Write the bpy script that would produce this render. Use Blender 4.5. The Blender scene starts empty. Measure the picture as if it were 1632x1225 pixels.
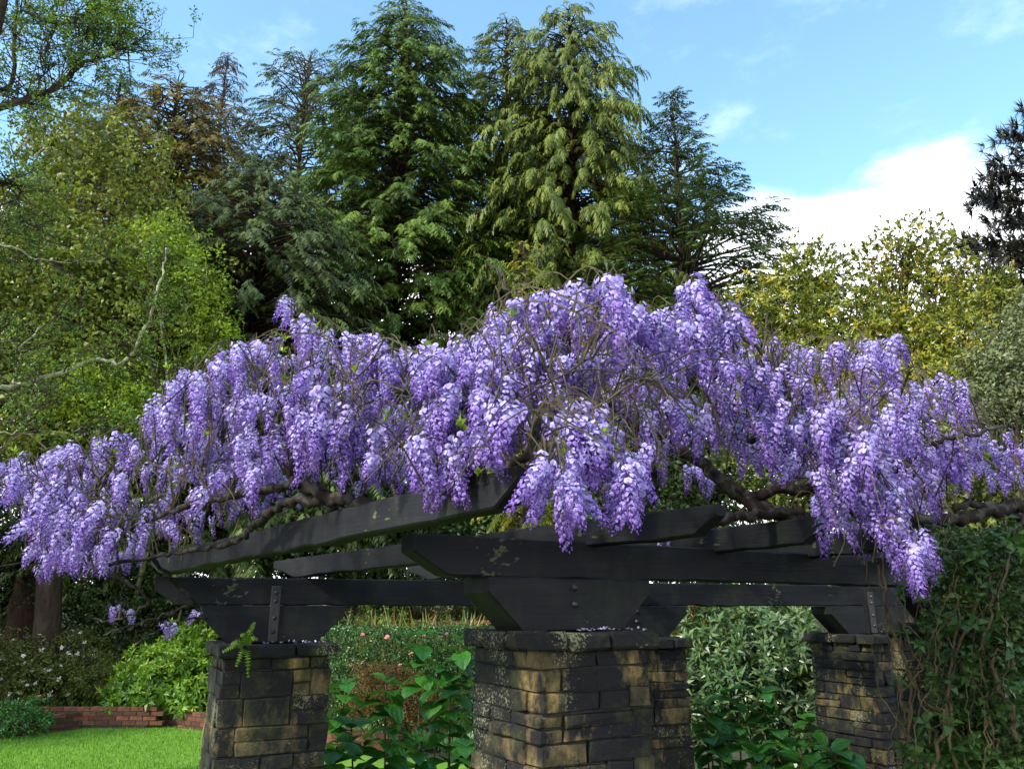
import bpy, bmesh, math, random
import numpy as np
from mathutils import Vector, Matrix
random.seed(7); rng = np.random.default_rng(11)
S = bpy.context.scene
C = S.collection
PI = math.pi

# ------------------------------------------------------------------ camera
EYE = 2.0
PITCH = math.radians(16.12)
FPX = 1230.0
cam = bpy.data.objects.new('camera', bpy.data.cameras.new('camera'))
C.objects.link(cam); S.camera = cam
cam.location = (0, 0, EYE)
cam.rotation_euler = (PI/2 + PITCH, 0, 0)
cam.data.sensor_width = 36; cam.data.lens = 36*FPX/1632
cam.data.clip_start = .05; cam.data.clip_end = 3000
S.render.resolution_x = 1024; S.render.resolution_y = 768

# ------------------------------------------------------------------ world, sun, exposure
SUN_EL, SUN_AZ = 38, 232          # azimuth clockwise from +Y : behind the camera, to the left
w = bpy.data.worlds.new('World'); S.world = w; w.use_nodes = True
nt = w.node_tree; nt.nodes.clear()
def wn(t, **k):
    n = nt.nodes.new(t)
    for a, b in k.items(): setattr(n, a, b)
    return n
wo = wn('ShaderNodeOutputWorld'); bg = wn('ShaderNodeBackground'); bg.inputs[1].default_value = .148
sky = wn('ShaderNodeTexSky', sky_type='NISHITA', sun_disc=False, sun_elevation=math.radians(SUN_EL),
         sun_rotation=math.radians(SUN_AZ), altitude=50, air_density=1.0, dust_density=.15, ozone_density=1.6)
tc = wn('ShaderNodeTexCoord'); sep = wn('ShaderNodeSeparateXYZ')
nt.links.new(tc.outputs['Generated'], sep.inputs[0])
mp = wn('ShaderNodeMapping'); mp.inputs['Scale'].default_value = (1, 1, 2.2)
nt.links.new(tc.outputs['Generated'], mp.inputs[0])
no = wn('ShaderNodeTexNoise'); no.inputs['Scale'].default_value = 3.1; no.inputs['Detail'].default_value = 7; no.inputs['Roughness'].default_value = .55
nt.links.new(mp.outputs[0], no.inputs['Vector'])
ma = wn('ShaderNodeMath', operation='MULTIPLY_ADD'); ma.inputs[1].default_value = -.34
nt.links.new(no.outputs[0], ma.inputs[0]); nt.links.new(sep.outputs[2], ma.inputs[2])     # z - .34 n
bank = wn('ShaderNodeMapRange', interpolation_type='SMOOTHSTEP')
bank.inputs[1].default_value = .29; bank.inputs[2].default_value = .20; bank.inputs[3].default_value = 0; bank.inputs[4].default_value = 1
nt.links.new(ma.outputs[0], bank.inputs[0])
no2 = wn('ShaderNodeTexNoise'); no2.inputs['Scale'].default_value = 5.3; no2.inputs['Detail'].default_value = 8; no2.inputs['Roughness'].default_value = .62
nt.links.new(mp.outputs[0], no2.inputs['Vector'])
wisp = wn('ShaderNodeMapRange', interpolation_type='SMOOTHSTEP')
wisp.inputs[1].default_value = .52; wisp.inputs[2].default_value = .85; wisp.inputs[3].default_value = 0; wisp.inputs[4].default_value = .22
nt.links.new(no2.outputs[0], wisp.inputs[0])
mx = wn('ShaderNodeMath', operation='MAXIMUM'); nt.links.new(bank.outputs[0], mx.inputs[0]); nt.links.new(wisp.outputs[0], mx.inputs[1])
tint = wn('ShaderNodeMix', data_type='RGBA', blend_type='MULTIPLY'); tint.inputs[0].default_value = 1
tint.inputs[7].default_value = (1.2, 1.42, 1.34, 1)
nt.links.new(sky.outputs[0], tint.inputs[6])
mix = wn('ShaderNodeMix', data_type='RGBA'); mix.inputs[7].default_value = (9.5, 9.6, 9.8, 1)
nt.links.new(mx.outputs[0], mix.inputs[0]); nt.links.new(tint.outputs[2], mix.inputs[6])
nt.links.new(mix.outputs[2], bg.inputs[0]); nt.links.new(bg.outputs[0], wo.inputs[0])

sl = bpy.data.lights.new('sun', 'SUN'); sl.energy = 3.0; sl.angle = math.radians(6); sl.color = (1, .93, .82)
sun = bpy.data.objects.new('sun', sl); C.objects.link(sun)
el, az = math.radians(SUN_EL), math.radians(SUN_AZ)
sv = Vector((math.sin(az)*math.cos(el), math.cos(az)*math.cos(el), math.sin(el)))
sun.rotation_euler = sv.to_track_quat('Z', 'Y').to_euler(); sun.location = (-8, -10, 14)
vs = S.view_settings
vs.view_transform = 'Standard'; vs.look = 'None'; vs.gamma = 1; vs.use_curve_mapping = False; vs.exposure = 1.2
S.render.engine = 'CYCLES'

# ------------------------------------------------------------------ helpers
def ray(u, v):
    x = (u-816)/FPX; y = -(v-612.5)/FPX
    return np.array([x, math.cos(PITCH)-y*math.sin(PITCH), math.sin(PITCH)+y*math.cos(PITCH)])
def at(u, v, rho):                        # point at horizontal distance rho
    d = ray(u, v); d = d*(rho/math.hypot(d[0], d[1])); d[2] += EYE; return d
def atz(u, v, z):
    d = ray(u, v); d = d*((z-EYE)/d[2]); d[2] = z; return d
def plan(u, rho):                         # ground position seen in direction u at eye level
    t = (u-816)/(FPX/math.cos(PITCH)); n = math.hypot(1, t); return np.array([t/n*rho, rho/n])
def proj(P):
    P = np.asarray(P, float); x = P[..., 0]; y = P[..., 1]; z = P[..., 2]-EYE
    f = y*math.cos(PITCH)+z*math.sin(PITCH); up = -y*math.sin(PITCH)+z*math.cos(PITCH)
    return 816+FPX*x/f, 612.5-FPX*up/f
def ground_z(x, y):
    x = np.asarray(x, float); y = np.asarray(y, float)
    r = np.hypot(x, y)
    def st(a, b, t):
        t = np.clip((t-a)/(b-a), 0, 1); return t*t*(3-2*t)
    r = r-3.4*st(.16, .40, -x/np.maximum(y, .5))*st(2, 8, y)
    return (st(13.6, 17, r)*.55 + st(17, 26, r)*1.45 + st(30, 120, r)*3)*st(-2, 6, y)

def tag(o, label=None, cat=None, group=None, kind=None):
    if label: o['label'] = label
    if cat: o['category'] = cat
    if group: o['group'] = group
    if kind: o['kind'] = kind
    return o
def empty(name, loc, rz=0):
    o = bpy.data.objects.new(name, None); C.objects.link(o); o.location = tuple(loc); o.rotation_euler = (0, 0, rz)
    o.empty_display_size = .2
    return o
def link(name, me, parent=None, loc=None):
    o = bpy.data.objects.new(name, me); C.objects.link(o)
    if parent: o.parent = parent
    if loc is not None: o.location = tuple(loc)
    return o

class MB:
    """collects triangles with one 'tint' number per vertex"""
    def __init__(s): s.V = []; s.F = []; s.T = []; s.n = 0
    def add(s, V, F, T=0.5):
        V = np.asarray(V, float).reshape(-1, 3); F = np.asarray(F, int).reshape(-1, 3)
        s.V.append(V); s.F.append(F+s.n); s.T.append(np.broadcast_to(np.asarray(T, float), (len(V),))); s.n += len(V)
    def mesh(s, name, mat, origin=(0, 0, 0), smooth=False):
        V = np.concatenate(s.V)-np.asarray(origin, float); F = np.concatenate(s.F); T = np.concatenate(s.T)
        me = bpy.data.meshes.new(name)
        me.vertices.add(len(V)); me.vertices.foreach_set('co', V.astype(np.float32).ravel())
        me.loops.add(F.size); me.loops.foreach_set('vertex_index', F.astype(np.int32).ravel())
        me.polygons.add(len(F)); me.polygons.foreach_set('loop_start', np.arange(0, F.size, 3, dtype=np.int32))
        me.polygons.foreach_set('loop_total', np.full(len(F), 3, np.int32))
        me.polygons.foreach_set('use_smooth', np.full(len(F), smooth))
        a = me.attributes.new('tint', 'FLOAT', 'POINT'); a.data.foreach_set('value', T.astype(np.float32))
        me.update(calc_edges=True); me.validate()
        me.materials.append(mat); return me
    def build(s, name, mat, parent=None, smooth=False):
        o = (0, 0, 0)
        if parent is not None:
            p = parent; o = np.zeros(3)
            while p is not None: o = o+np.array(p.location); p = p.parent
        return link(name, s.mesh(name, mat, o, smooth), parent)
def nrm(a):
    a = np.asarray(a, float); return a/np.maximum(np.linalg.norm(a, axis=-1, keepdims=True), 1e-9)
def tube(mb, P, R, sides=6, T=.5):
    P = np.asarray(P, float); n = len(P); R = np.broadcast_to(np.asarray(R, float), (n,))
    t = np.gradient(P, axis=0); t = nrm(t)
    up = np.array([0, 0, 1.]) if abs(t[0][2]) < .9 else np.array([1., 0, 0])
    a = nrm(np.cross(t, up)); b = np.cross(t, a)
    ang = np.arange(sides)*2*PI/sides
    ring = P[:, None]+R[:, None, None]*(np.cos(ang)[None, :, None]*a[:, None]+np.sin(ang)[None, :, None]*b[:, None])
    V = ring.reshape(-1, 3); i = np.arange(n-1)[:, None]*sides; j = np.arange(sides)[None]; k = (j+1) % sides
    q = np.stack([i+j, i+k, i+sides+k, i+sides+j], -1).reshape(-1, 4)
    F = np.concatenate([q[:, [0, 1, 2]], q[:, [0, 2, 3]]])
    V = np.concatenate([V, P[:1], P[-1:]]); c0 = n*sides; c1 = c0+1
    jj = np.arange(sides); kk = (jj+1) % sides
    F = np.concatenate([F, np.stack([np.full(sides, c0), kk, jj], -1), np.stack([np.full(sides, c1), (n-1)*sides+jj, (n-1)*sides+kk], -1)])
    mb.add(V, F, T)
def smooth_path(P, m=4):
    """Catmull-Rom"""
    P = np.asarray(P, float); Q = np.concatenate([2*P[:1]-P[1:2], P, 2*P[-1:]-P[-2:-1]]); out = []
    for i in range(1, len(Q)-2):
        p0, p1, p2, p3 = Q[i-1], Q[i], Q[i+1], Q[i+2]
        for k in range(m):
            t = k/m
            out.append(.5*((2*p1)+(-p0+p2)*t+(2*p0-5*p1+4*p2-p3)*t*t+(-p0+3*p1-3*p2+p3)*t**3))
    out.append(P[-1]); return np.array(out)
def gnarl(P, amp, m=4):
    Q = smooth_path(P, m); Q[1:-1] += rng.normal(0, amp, (len(Q)-2, 3)); return Q
def frame(fwd, up):
    f = nrm(fwd); s = nrm(np.cross(up, f)); u = np.cross(f, s); return f, s, u
def scatter(mb, tpl, pos, fwd, up, scale, tint=None, jit=.12):
    tv, tf, tt = tpl; pos = np.asarray(pos, float); N = len(pos)
    if N == 0: return
    f, s, u = frame(np.asarray(fwd, float)+rng.normal(0, 1e-3, (N, 3)), np.broadcast_to(np.asarray(up, float), (N, 3))+rng.normal(0, 1e-3, (N, 3)))
    sc = np.broadcast_to(np.asarray(scale, float), (N,))[:, None, None]
    V = pos[:, None]+sc*(tv[None, :, 0:1]*f[:, None]+tv[None, :, 1:2]*s[:, None]+tv[None, :, 2:3]*u[:, None])
    F = (tf[None]+(np.arange(N)*len(tv))[:, None, None]).reshape(-1, 3)
    if tint is None: tint = rng.normal(.5, .2, N)
    T = np.clip(np.asarray(tint)[:, None]+tt[None], 0, 1)
    mb.add(V.reshape(-1, 3), F, T.ravel())

# ---- leaf templates (x forward, y side, z up)
def t_leaf(l=1., wd=.45, fold=.12, droop=.15):
    V = np.array([[0, 0, 0], [.45*l, wd/2*l, fold*l-.03], [.45*l, 0, 0], [.45*l, -wd/2*l, fold*l-.03], [l, 0, -droop*l]])
    F = np.array([[0, 2, 1], [0, 3, 2], [1, 2, 4], [2, 3, 4]]); return V, F, np.zeros(5)
def t_leaf2(l=1., wd=.45, fold=.12):
    V = np.array([[0, 0, 0], [.48*l, wd/2*l, fold*l], [.48*l, -wd/2*l, fold*l], [l, 0, -.12*l]])
    return V, np.array([[0, 2, 1], [1, 2, 3]]), np.zeros(4)
def merge(parts):
    V = []; F = []; T = []; n = 0
    for v, f, t in parts: V.append(v); F.append(f+n); T.append(t); n += len(v)
    return np.concatenate(V), np.concatenate(F), np.concatenate(T)
def rot(v, ax, a):
    return v @ np.array(Matrix.Rotation(a, 3, ax)).T
def t_rosette(n=6, l=.6, wd=.4, tilt=.5, up=.0, seed=0):
    r = random.Random(seed); out = []
    for k in range(n):
        v, f, t = t_leaf2(1, wd)
        v = v*l*r.uniform(.75, 1.1); v = rot(v, 'Y', -r.uniform(-.2, 1)*tilt-up); v = rot(v, 'Z', 2*PI*k/n+r.uniform(-.4, .4))
        v = v+np.array([0, 0, r.uniform(-.06, .06)]); out.append((v, f, t+r.uniform(-.12, .12)))
    return merge(out)
def t_cluster(n=9, l=.35, wd=.5, seed=0, spread=.45):
    r = random.Random(seed); out = []
    for k in range(n):
        v, f, t = t_leaf2(1, wd); v = v*l*r.uniform(.7, 1.15)
        v = rot(v, 'X', r.uniform(-1.2, 1.2)); v = rot(v, 'Y', r.uniform(-1.2, .9)); v = rot(v, 'Z', r.uniform(0, 2*PI))
        v = v+np.array([r.uniform(-1, 1), r.uniform(-1, 1), r.uniform(-1, 1)])*spread; out.append((v, f, t+r.uniform(-.18, .18)))
    return merge(out)
def t_spray(n=6, droop=.5, wd=.075, ll=.42, ang=.75, seed=0, hang=.35):
    """a conifer spray: curved axis with side sprigs left and right"""
    r = random.Random(seed); V = []; F = []; T = []
    ax = lambda s: np.array([s*(1-.25*droop*s), 0, -droop*s*s])
    for k in range(n):
        s = .08+.86*k/(n-1); p = ax(s); l = ll*(1-.55*s)*r.uniform(.75, 1.2)
        for sd in (-1, 1):
            a = ang*r.uniform(.7, 1.25); d = np.array([math.cos(a), sd*math.sin(a), -hang*r.uniform(.2, 1.6)-droop*s])
            d = d/np.linalg.norm(d); m = p+d*l*.5+np.array([0, 0, .05*l]); e = p+d*l+np.array([0, 0, -hang*l*.6])
            q = np.cross(d, [0, 0, 1]); q = q/np.linalg.norm(q)*wd*.5+np.array([0, 0, r.uniform(-.02, .02)])
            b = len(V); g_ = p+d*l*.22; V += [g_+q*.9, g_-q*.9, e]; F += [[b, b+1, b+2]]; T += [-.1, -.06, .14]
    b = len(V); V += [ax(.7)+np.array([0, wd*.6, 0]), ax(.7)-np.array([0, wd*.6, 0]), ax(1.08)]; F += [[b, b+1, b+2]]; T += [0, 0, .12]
    return np.array(V), np.array(F), np.array(T)
def t_tuft(n=16, seed=0, wd=.06, hemi=.15):
    r = random.Random(seed); V = []; F = []
    for k in range(n):
        th = r.uniform(0, 2*PI); z = r.uniform(hemi-1 if hemi < 0 else 0, 1); d = np.array([r.uniform(.1, 1), math.cos(th)*.9, math.sin(th)*.9])
        d = d/np.linalg.norm(d)*r.uniform(.7, 1); q = np.cross(d, [.3, .5, .8]); q = q/np.linalg.norm(q)*wd
        b = len(V); V += [d*.05+q, d*.05-q, d]; F += [[b, b+1, b+2]]
    return np.array(V), np.array(F), np.zeros(len(V))

# ------------------------------------------------------------------ materials
def newmat(name):
    m = bpy.data.materials.new(name); m.use_nodes = True; n = m.node_tree; b = n.nodes['Principled BSDF']; return m, n, b
def ramp(n, stops):
    r = n.nodes.new('ShaderNodeValToRGB'); e = r.color_ramp.elements
    while len(e) < len(stops): e.new(.5)
    for k, (p, c) in enumerate(stops): e[k].position = p; e[k].color = (*c, 1)
    return r
def noise(n, scale, detail=5, rough=.55, coord='Object', sc=(1, 1, 1)):
    t = n.nodes.new('ShaderNodeTexCoord'); mpn = n.nodes.new('ShaderNodeMapping'); mpn.inputs['Scale'].default_value = sc
    x = n.nodes.new('ShaderNodeTexNoise'); x.inputs['Scale'].default_value = scale; x.inputs['Detail'].default_value = detail; x.inputs['Roughness'].default_value = rough
    n.links.new(t.outputs[coord], mpn.inputs[0]); n.links.new(mpn.outputs[0], x.inputs['Vector']); return x
def bump(n, b, src, strength=.4, dist=.01):
    u = n.nodes.new('ShaderNodeBump'); u.inputs['Strength'].default_value = strength; u.inputs['Distance'].default_value = dist
    n.links.new(src, u.inputs['Height']); n.links.new(u.outputs[0], b.inputs['Normal']); return u
def mixc(n, fac, a, b, blend='MIX'):
    x = n.nodes.new('ShaderNodeMix'); x.data_type = 'RGBA'; x.blend_type = blend
    for s, v in ((0, fac), (6, a), (7, b)):
        if hasattr(v, 'links'): n.links.new(v, x.inputs[s])
        elif isinstance(v, tuple): x.inputs[s].default_value = (*v, 1)
        else: x.inputs[s].default_value = v
    return x.outputs[2]
def leafmat(name, c0, c1, c2, rough=.5, trans=.3, spec=.4):
    m, n, b = newmat(name); a = n.nodes.new('ShaderNodeAttribute'); a.attribute_name = 'tint'
    r = ramp(n, [(.12, c0), (.5, c1), (.92, c2)]); n.links.new(a.outputs['Fac'], r.inputs[0])
    n.links.new(r.outputs[0], b.inputs['Base Color']); b.inputs['Roughness'].default_value = rough; b.inputs['Specular IOR Level'].default_value = spec
    t = n.nodes.new('ShaderNodeBsdfTranslucent'); n.links.new(r.outputs[0], t.inputs[0])
    x = n.nodes.new('ShaderNodeMixShader'); x.inputs[0].default_value = trans
    n.links.new(b.outputs[0], x.inputs[1]); n.links.new(t.outputs[0], x.inputs[2]); n.links.new(x.outputs[0], n.nodes['Material Output'].inputs[0])
    return m
def barkmat(name, c0, c1, sc=14, lichen=None, bumpd=.02):
    m, n, b = newmat(name); x = noise(n, sc, 8, .65, sc=(1, 1, .35)); r = ramp(n, [(.3, c0), (.7, c1)]); n.links.new(x.outputs[0], r.inputs[0])
    col = r.outputs[0]
    if lichen:
        y = noise(n, sc*.6, 4); ry = ramp(n, [(.5, (0, 0, 0)), (.62, (1, 1, 1))]); n.links.new(y.outputs[0], ry.inputs[0]); col = mixc(n, ry.outputs[0], col, lichen)
    n.links.new(col, b.inputs['Base Color']); b.inputs['Roughness'].default_value = .9; b.inputs['Specular IOR Level'].default_value = .2
    bump(n, b, x.outputs[0], .8, bumpd); return m
M = {}
M['bark'] = barkmat('bark', (.02, .015, .011), (.075, .055, .04))
M['bark_red'] = barkmat('bark_red', (.012, .008, .006), (.05, .028, .018))
M['bark_lichen'] = barkmat('bark_lichen', (.12, .12, .06), (.32, .33, .17), 16, (.42, .46, .26))
M['vine_bark'] = barkmat('vine_bark', (.008, .006, .006), (.036, .024, .018), 26, (.06, .06, .05), .01)
M['vine_tan'] = barkmat('vine_tan', (.03, .025, .012), (.115, .09, .045), 40, None, .004)
M['twig'] = barkmat('twig', (.03, .024, .014), (.105, .088, .048), 40, None, .003)
M['cypress'] = leafmat('cypress', (0.026, 0.052, 0.009), (0.075, 0.135, 0.016), (0.16, 0.24, 0.03), .55, .22)
M['cypress_gold'] = leafmat('cypress_gold', (0.034, 0.052, 0.006), (0.092, 0.13, 0.011), (0.19, 0.22, 0.024), .55, .22)
M['cedar'] = leafmat('cedar', (0.022, 0.046, 0.014), (0.062, 0.11, 0.022), (0.14, 0.2, 0.03), .55, .2)
M['darkfir'] = leafmat('darkfir', (0.022, 0.038, 0.01), (0.058, 0.088, 0.016), (0.12, 0.16, 0.028), .55, .18)
M['pine'] = leafmat('pine', (0.008, 0.01, 0.009), (0.02, 0.021, 0.015), (0.048, 0.042, 0.022), .6, .12)
M['bronze'] = leafmat('bronze', (0.04, 0.034, 0.005), (0.12, 0.098, 0.009), (0.23, 0.17, 0.02), .55, .2)
M['brown'] = leafmat('brown', (0.04, 0.03, 0.013), (0.1, 0.068, 0.026), (0.17, 0.105, 0.04), .6, .15)
M['olive'] = leafmat('olive', (0.042, 0.055, 0.006), (0.125, 0.155, 0.012), (0.26, 0.31, 0.025), .5, .32)
M['lime'] = leafmat('lime', (.09, .14, .010), (.22, .34, .018), (.40, .52, .045), .45, .4)
M['spring'] = leafmat('spring', (0.045, 0.085, 0.012), (0.1, 0.19, 0.018), (0.22, 0.36, 0.04), .5, .35)
M['rhodo'] = leafmat('rhodo', (0.022, 0.05, 0.014), (0.058, 0.11, 0.028), (0.16, 0.22, 0.08), .32, .15, .5)
M['golden'] = leafmat('golden', (0.07, 0.095, 0.008), (0.2, 0.225, 0.015), (0.42, 0.33, 0.035), .45, .25)
M['yellow'] = leafmat('yellow', (.10, .10, .02), (.28, .24, .03), (.5, .4, .06), .5, .3)
M['hedge'] = leafmat('hedge', (0.012, 0.04, 0.008), (0.036, 0.095, 0.018), (0.09, 0.2, 0.045), .35, .12, .5)
M['dark_shrub'] = leafmat('dark_shrub', (0.016, 0.034, 0.009), (0.042, 0.08, 0.018), (0.09, 0.15, 0.035), .45, .2)
M['azalea'] = leafmat('azalea', (0.035, 0.05, 0.01), (0.09, 0.12, 0.018), (0.17, 0.2, 0.03), .5, .25)
M['bush'] = leafmat('bush', (0.04, 0.1, 0.01), (0.12, 0.25, 0.018), (0.28, 0.42, 0.045), .45, .3)
M['broadleaf'] = leafmat('broadleaf', (0.016, 0.075, 0.012), (0.035, 0.15, 0.018), (0.09, 0.25, 0.035), .38, .22, .5)
M['vine_leaf'] = leafmat('vine_leaf', (.010, .032, .007), (.028, .072, .012), (.08, .14, .03), .45, .25)
M['rust'] = leafmat('rust', (.07, .06, .012), (.19, .11, .02), (.30, .12, .035), .5, .25)
M['strap'] = leafmat('strap', (.06, .14, .04), (.14, .27, .08), (.28, .42, .16), .4, .25)
M['grass_blade'] = leafmat('grass_blade', (.06, .17, .010), (.12, .28, .014), (.18, .36, .03), .55, .3)
M['straw'] = leafmat('straw', (.14, .10, .04), (.30, .22, .08), (.45, .36, .12), .6, .25)
M['greyleaf'] = leafmat('greyleaf', (0.05, 0.065, 0.025), (0.11, 0.135, 0.05), (0.2, 0.22, 0.09), .55, .2)
M['pink'] = leafmat('pink', (.55, .12, .13), (.7, .22, .22), (.8, .4, .36), .5, .2)
M['white'] = leafmat('white', (.6, .6, .5), (.72, .72, .62), (.8, .8, .75), .5, .2)
M['wisteria'] = leafmat('wisteria', (.095, .028, .235), (.255, .145, .50), (.52, .47, .76), .5, .3, .25)
M['petal'] = leafmat('petal', (.5, .42, .7), (.6, .52, .8), (.75, .7, .88), .5, .2)

def mk_timber():
    m, n, b = newmat('timber'); g = noise(n, 3.0, 8, .6, sc=(.35, 3, 3)); r = ramp(n, [(.25, (.004, .0045, .006)), (.6, (.009, .010, .012)), (.85, (.022, .024, .022))]); n.links.new(g.outputs[0], r.inputs[0])
    mo = noise(n, 5.5, 7, .7, sc=(1, 1, .5)); rm = ramp(n, [(.52, (0, 0, 0)), (.72, (.8, .8, .8))]); n.links.new(mo.outputs[0], rm.inputs[0])
    c = mixc(n, rm.outputs[0], r.outputs[0], (.020, .026, .013))
    li = noise(n, 30, 4, .6, sc=(.7, 1, 1.2)); li2 = noise(n, 2.2, 2); mu = n.nodes.new('ShaderNodeMath'); mu.operation = 'MULTIPLY'
    n.links.new(li.outputs[0], mu.inputs[0]); n.links.new(li2.outputs[0], mu.inputs[1])
    rl = ramp(n, [(.405, (0, 0, 0)), (.43, (.8, .8, .8))]); n.links.new(mu.outputs[0], rl.inputs[0]); c = mixc(n, rl.outputs[0], c, (.10, .11, .05))
    n.links.new(c, b.inputs['Base Color']); b.inputs['Roughness'].default_value = .6; b.inputs['Specular IOR Level'].default_value = .22
    f = noise(n, 14, 8, .7, sc=(.15, 2.5, 2.5)); bump(n, b, f.outputs[0], .5, .008); return m
M['timber'] = mk_timber()
def mk_stone(name, cap=False):
    m, n, b = newmat(name); oi = n.nodes.new('ShaderNodeObjectInfo')
    t = n.nodes.new('ShaderNodeTexCoord'); g = n.nodes.new('ShaderNodeNewGeometry')
    def nz(scale, det, ro, sc=(1, 1, 1)):
        mpn = n.nodes.new('ShaderNodeMapping'); mpn.inputs['Scale'].default_value = sc; x = n.nodes.new('ShaderNodeTexNoise')
        x.inputs['Scale'].default_value = scale; x.inputs['Detail'].default_value = det; x.inputs['Roughness'].default_value = ro
        n.links.new(g.outputs['Position'], mpn.inputs[0]); n.links.new(mpn.outputs[0], x.inputs['Vector']); return x.outputs[0]
    rb = ramp(n, [(0, (.11, .085, .042)), (.35, (.24, .18, .07)), (.7, (.36, .26, .09)), (1, (.15, .13, .07))]); n.links.new(oi.outputs['Random'], rb.inputs[0])
    gr = nz(38, 6, .65); rg = ramp(n, [(.25, (.35, .35, .35)), (.75, (1.25, 1.2, 1.1))]); n.links.new(gr, rg.inputs[0])
    c = mixc(n, 1.0, rb.outputs[0], rg.outputs[0], 'MULTIPLY')
    st = nz(4.2, 8, .68, (1, 1, .55)); off = n.nodes.new('ShaderNodeMath'); off.operation = 'MULTIPLY_ADD'; off.inputs[1].default_value = .16
    n.links.new(oi.outputs['Random'], off.inputs[0]); n.links.new(st, off.inputs[2])
    rs = ramp(n, [(.405 if not cap else .2, (0, 0, 0)), (.56 if not cap else .4, (1, 1, 1))]); n.links.new(off.outputs[0], rs.inputs[0])
    c = mixc(n, rs.outputs[0], c, (.0065, .0065, .0075))
    mo = nz(7, 6, .7); rm = ramp(n, [(.5, (0, 0, 0)), (.68, (.8, .8, .8))]); n.links.new(mo, rm.inputs[0]); c = mixc(n, rm.outputs[0], c, (.038, .045, .013))
    l1 = nz(75, 4, .6); l2 = nz(3.4, 2, .5); mu = n.nodes.new('ShaderNodeMath'); mu.operation = 'MULTIPLY'; n.links.new(l1, mu.inputs[0]); n.links.new(l2, mu.inputs[1])
    rl = ramp(n, [(.345, (0, 0, 0)), (.37, (.85, .85, .85))]); n.links.new(mu.outputs[0], rl.inputs[0]); c = mixc(n, rl.outputs[0], c, (.17, .18, .10))
    n.links.new(c, b.inputs['Base Color']); b.inputs['Roughness'].default_value = .8; b.inputs['Specular IOR Level'].default_value = .3
    bn = nz(26, 9, .7); bump(n, b, bn, .9, .016); return m
M['stone'] = mk_stone('stone'); M['capstone'] = mk_stone('capstone', True)
def plain(name, c0, c1, sc=20, rough=.9, bd=.01):
    m, n, b = newmat(name); x = noise(n, sc, 7, .65); r = ramp(n, [(.3, c0), (.7, c1)]); n.links.new(x.outputs[0], r.inputs[0]); n.links.new(r.outputs[0], b.inputs['Base Color'])
    b.inputs['Roughness'].default_value = rough; bump(n, b, x.outputs[0], .6, bd); return m
M['mortar'] = plain('mortar', (.008, .008, .007), (.03, .028, .022), 30)
M['iron'] = plain('iron', (.008, .008, .01), (.03, .028, .028), 40, .5, .003)
M['soil'] = plain('soil', (.022, .018, .010), (.05, .062, .022), 5, .95, .05)
M['turf'] = plain('turf', (.09, .22, .010), (.16, .31, .018), 7, .85, .02)
def mk_brick():
    m, n, b = newmat('brick'); oi = n.nodes.new('ShaderNodeObjectInfo'); r = ramp(n, [(0, (.07, .022, .011)), (.5, (.14, .042, .018)), (1, (.20, .07, .03))]); n.links.new(oi.outputs['Random'], r.inputs[0])
    x = noise(n, 12, 6, .65); rx = ramp(n, [(.46, (0, 0, 0)), (.68, (.85, .85, .85))]); n.links.new(x.outputs[0], rx.inputs[0]); c = mixc(n, rx.outputs[0], r.outputs[0], (.025, .025, .012))
    n.links.new(c, b.inputs['Base Color']); b.inputs['Roughness'].default_value = .9; bump(n, b, x.outputs[0], .6, .01); return m
M['brick'] = mk_brick()

# ------------------------------------------------------------------ setting: ground, lawn
def grid_sheet(name, xs, ys, zf, mat, mask=None):
    X, Y = np.meshgrid(xs, ys, indexing='ij'); Z = zf(X, Y); V = np.stack([X, Y, Z], -1).reshape(-1, 3); ny = len(ys)
    i, j = np.meshgrid(np.arange(len(xs)-1), np.arange(ny-1), indexing='ij'); a = (i*ny+j).ravel()
    q = np.stack([a, a+ny, a+ny+1, a+1], -1); F = np.concatenate([q[:, [0, 1, 2]], q[:, [0, 2, 3]]])
    mb = MB(); mb.add(V, F); return mb.build(name, mat, None, True)
def spaced(a, b, near, n):
    t = np.linspace(-1, 1, n); return (a+b)/2+(b-a)/2*(near*t+(1-near)*t**5)
gr = grid_sheet('ground', spaced(-1200, 1200, .03, 141), np.concatenate([np.linspace(-600, -4, 12), np.linspace(-3, 40, 87), np.array([46, 55, 70, 90, 120, 180, 300, 600, 1200])]), ground_z, M['soil'])
tag(gr, kind='structure')
# lawn outline : far edge follows the brick edging
EDGE = [(-120, 1192), (0, 1179), (95, 1166), (190, 1156), (262, 1158), (335, 1166), (430, 1178), (530, 1192), (640, 1206), (770, 1222), (900, 1238)]
edge3 = np.array([atz(u, v, .0) for u, v in EDGE]); edge3 = smooth_path(edge3, 4)
mb = MB(); n = len(edge3)
nearv = np.stack([edge3[:, 0]*.5, np.full(n, 4.2), np.zeros(n)], -1)
K = 12
rows = [edge3*(1-k/K)+nearv*(k/K) for k in range(K+1)]
V = np.concatenate(rows); V[:, 2] = .006
F = []
for k in range(K):
    for i in range(n-1):
        a = k*n+i; F += [[a, a+n, a+n+1], [a, a+n+1, a+1]]
mb.add(V, np.array(F)[:, ::-1]); lawn = mb.build('lawn', M['turf'], None, True); tag(lawn, kind='structure')
up_lawn = atz(1095, 973.5, 1.75)
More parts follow.
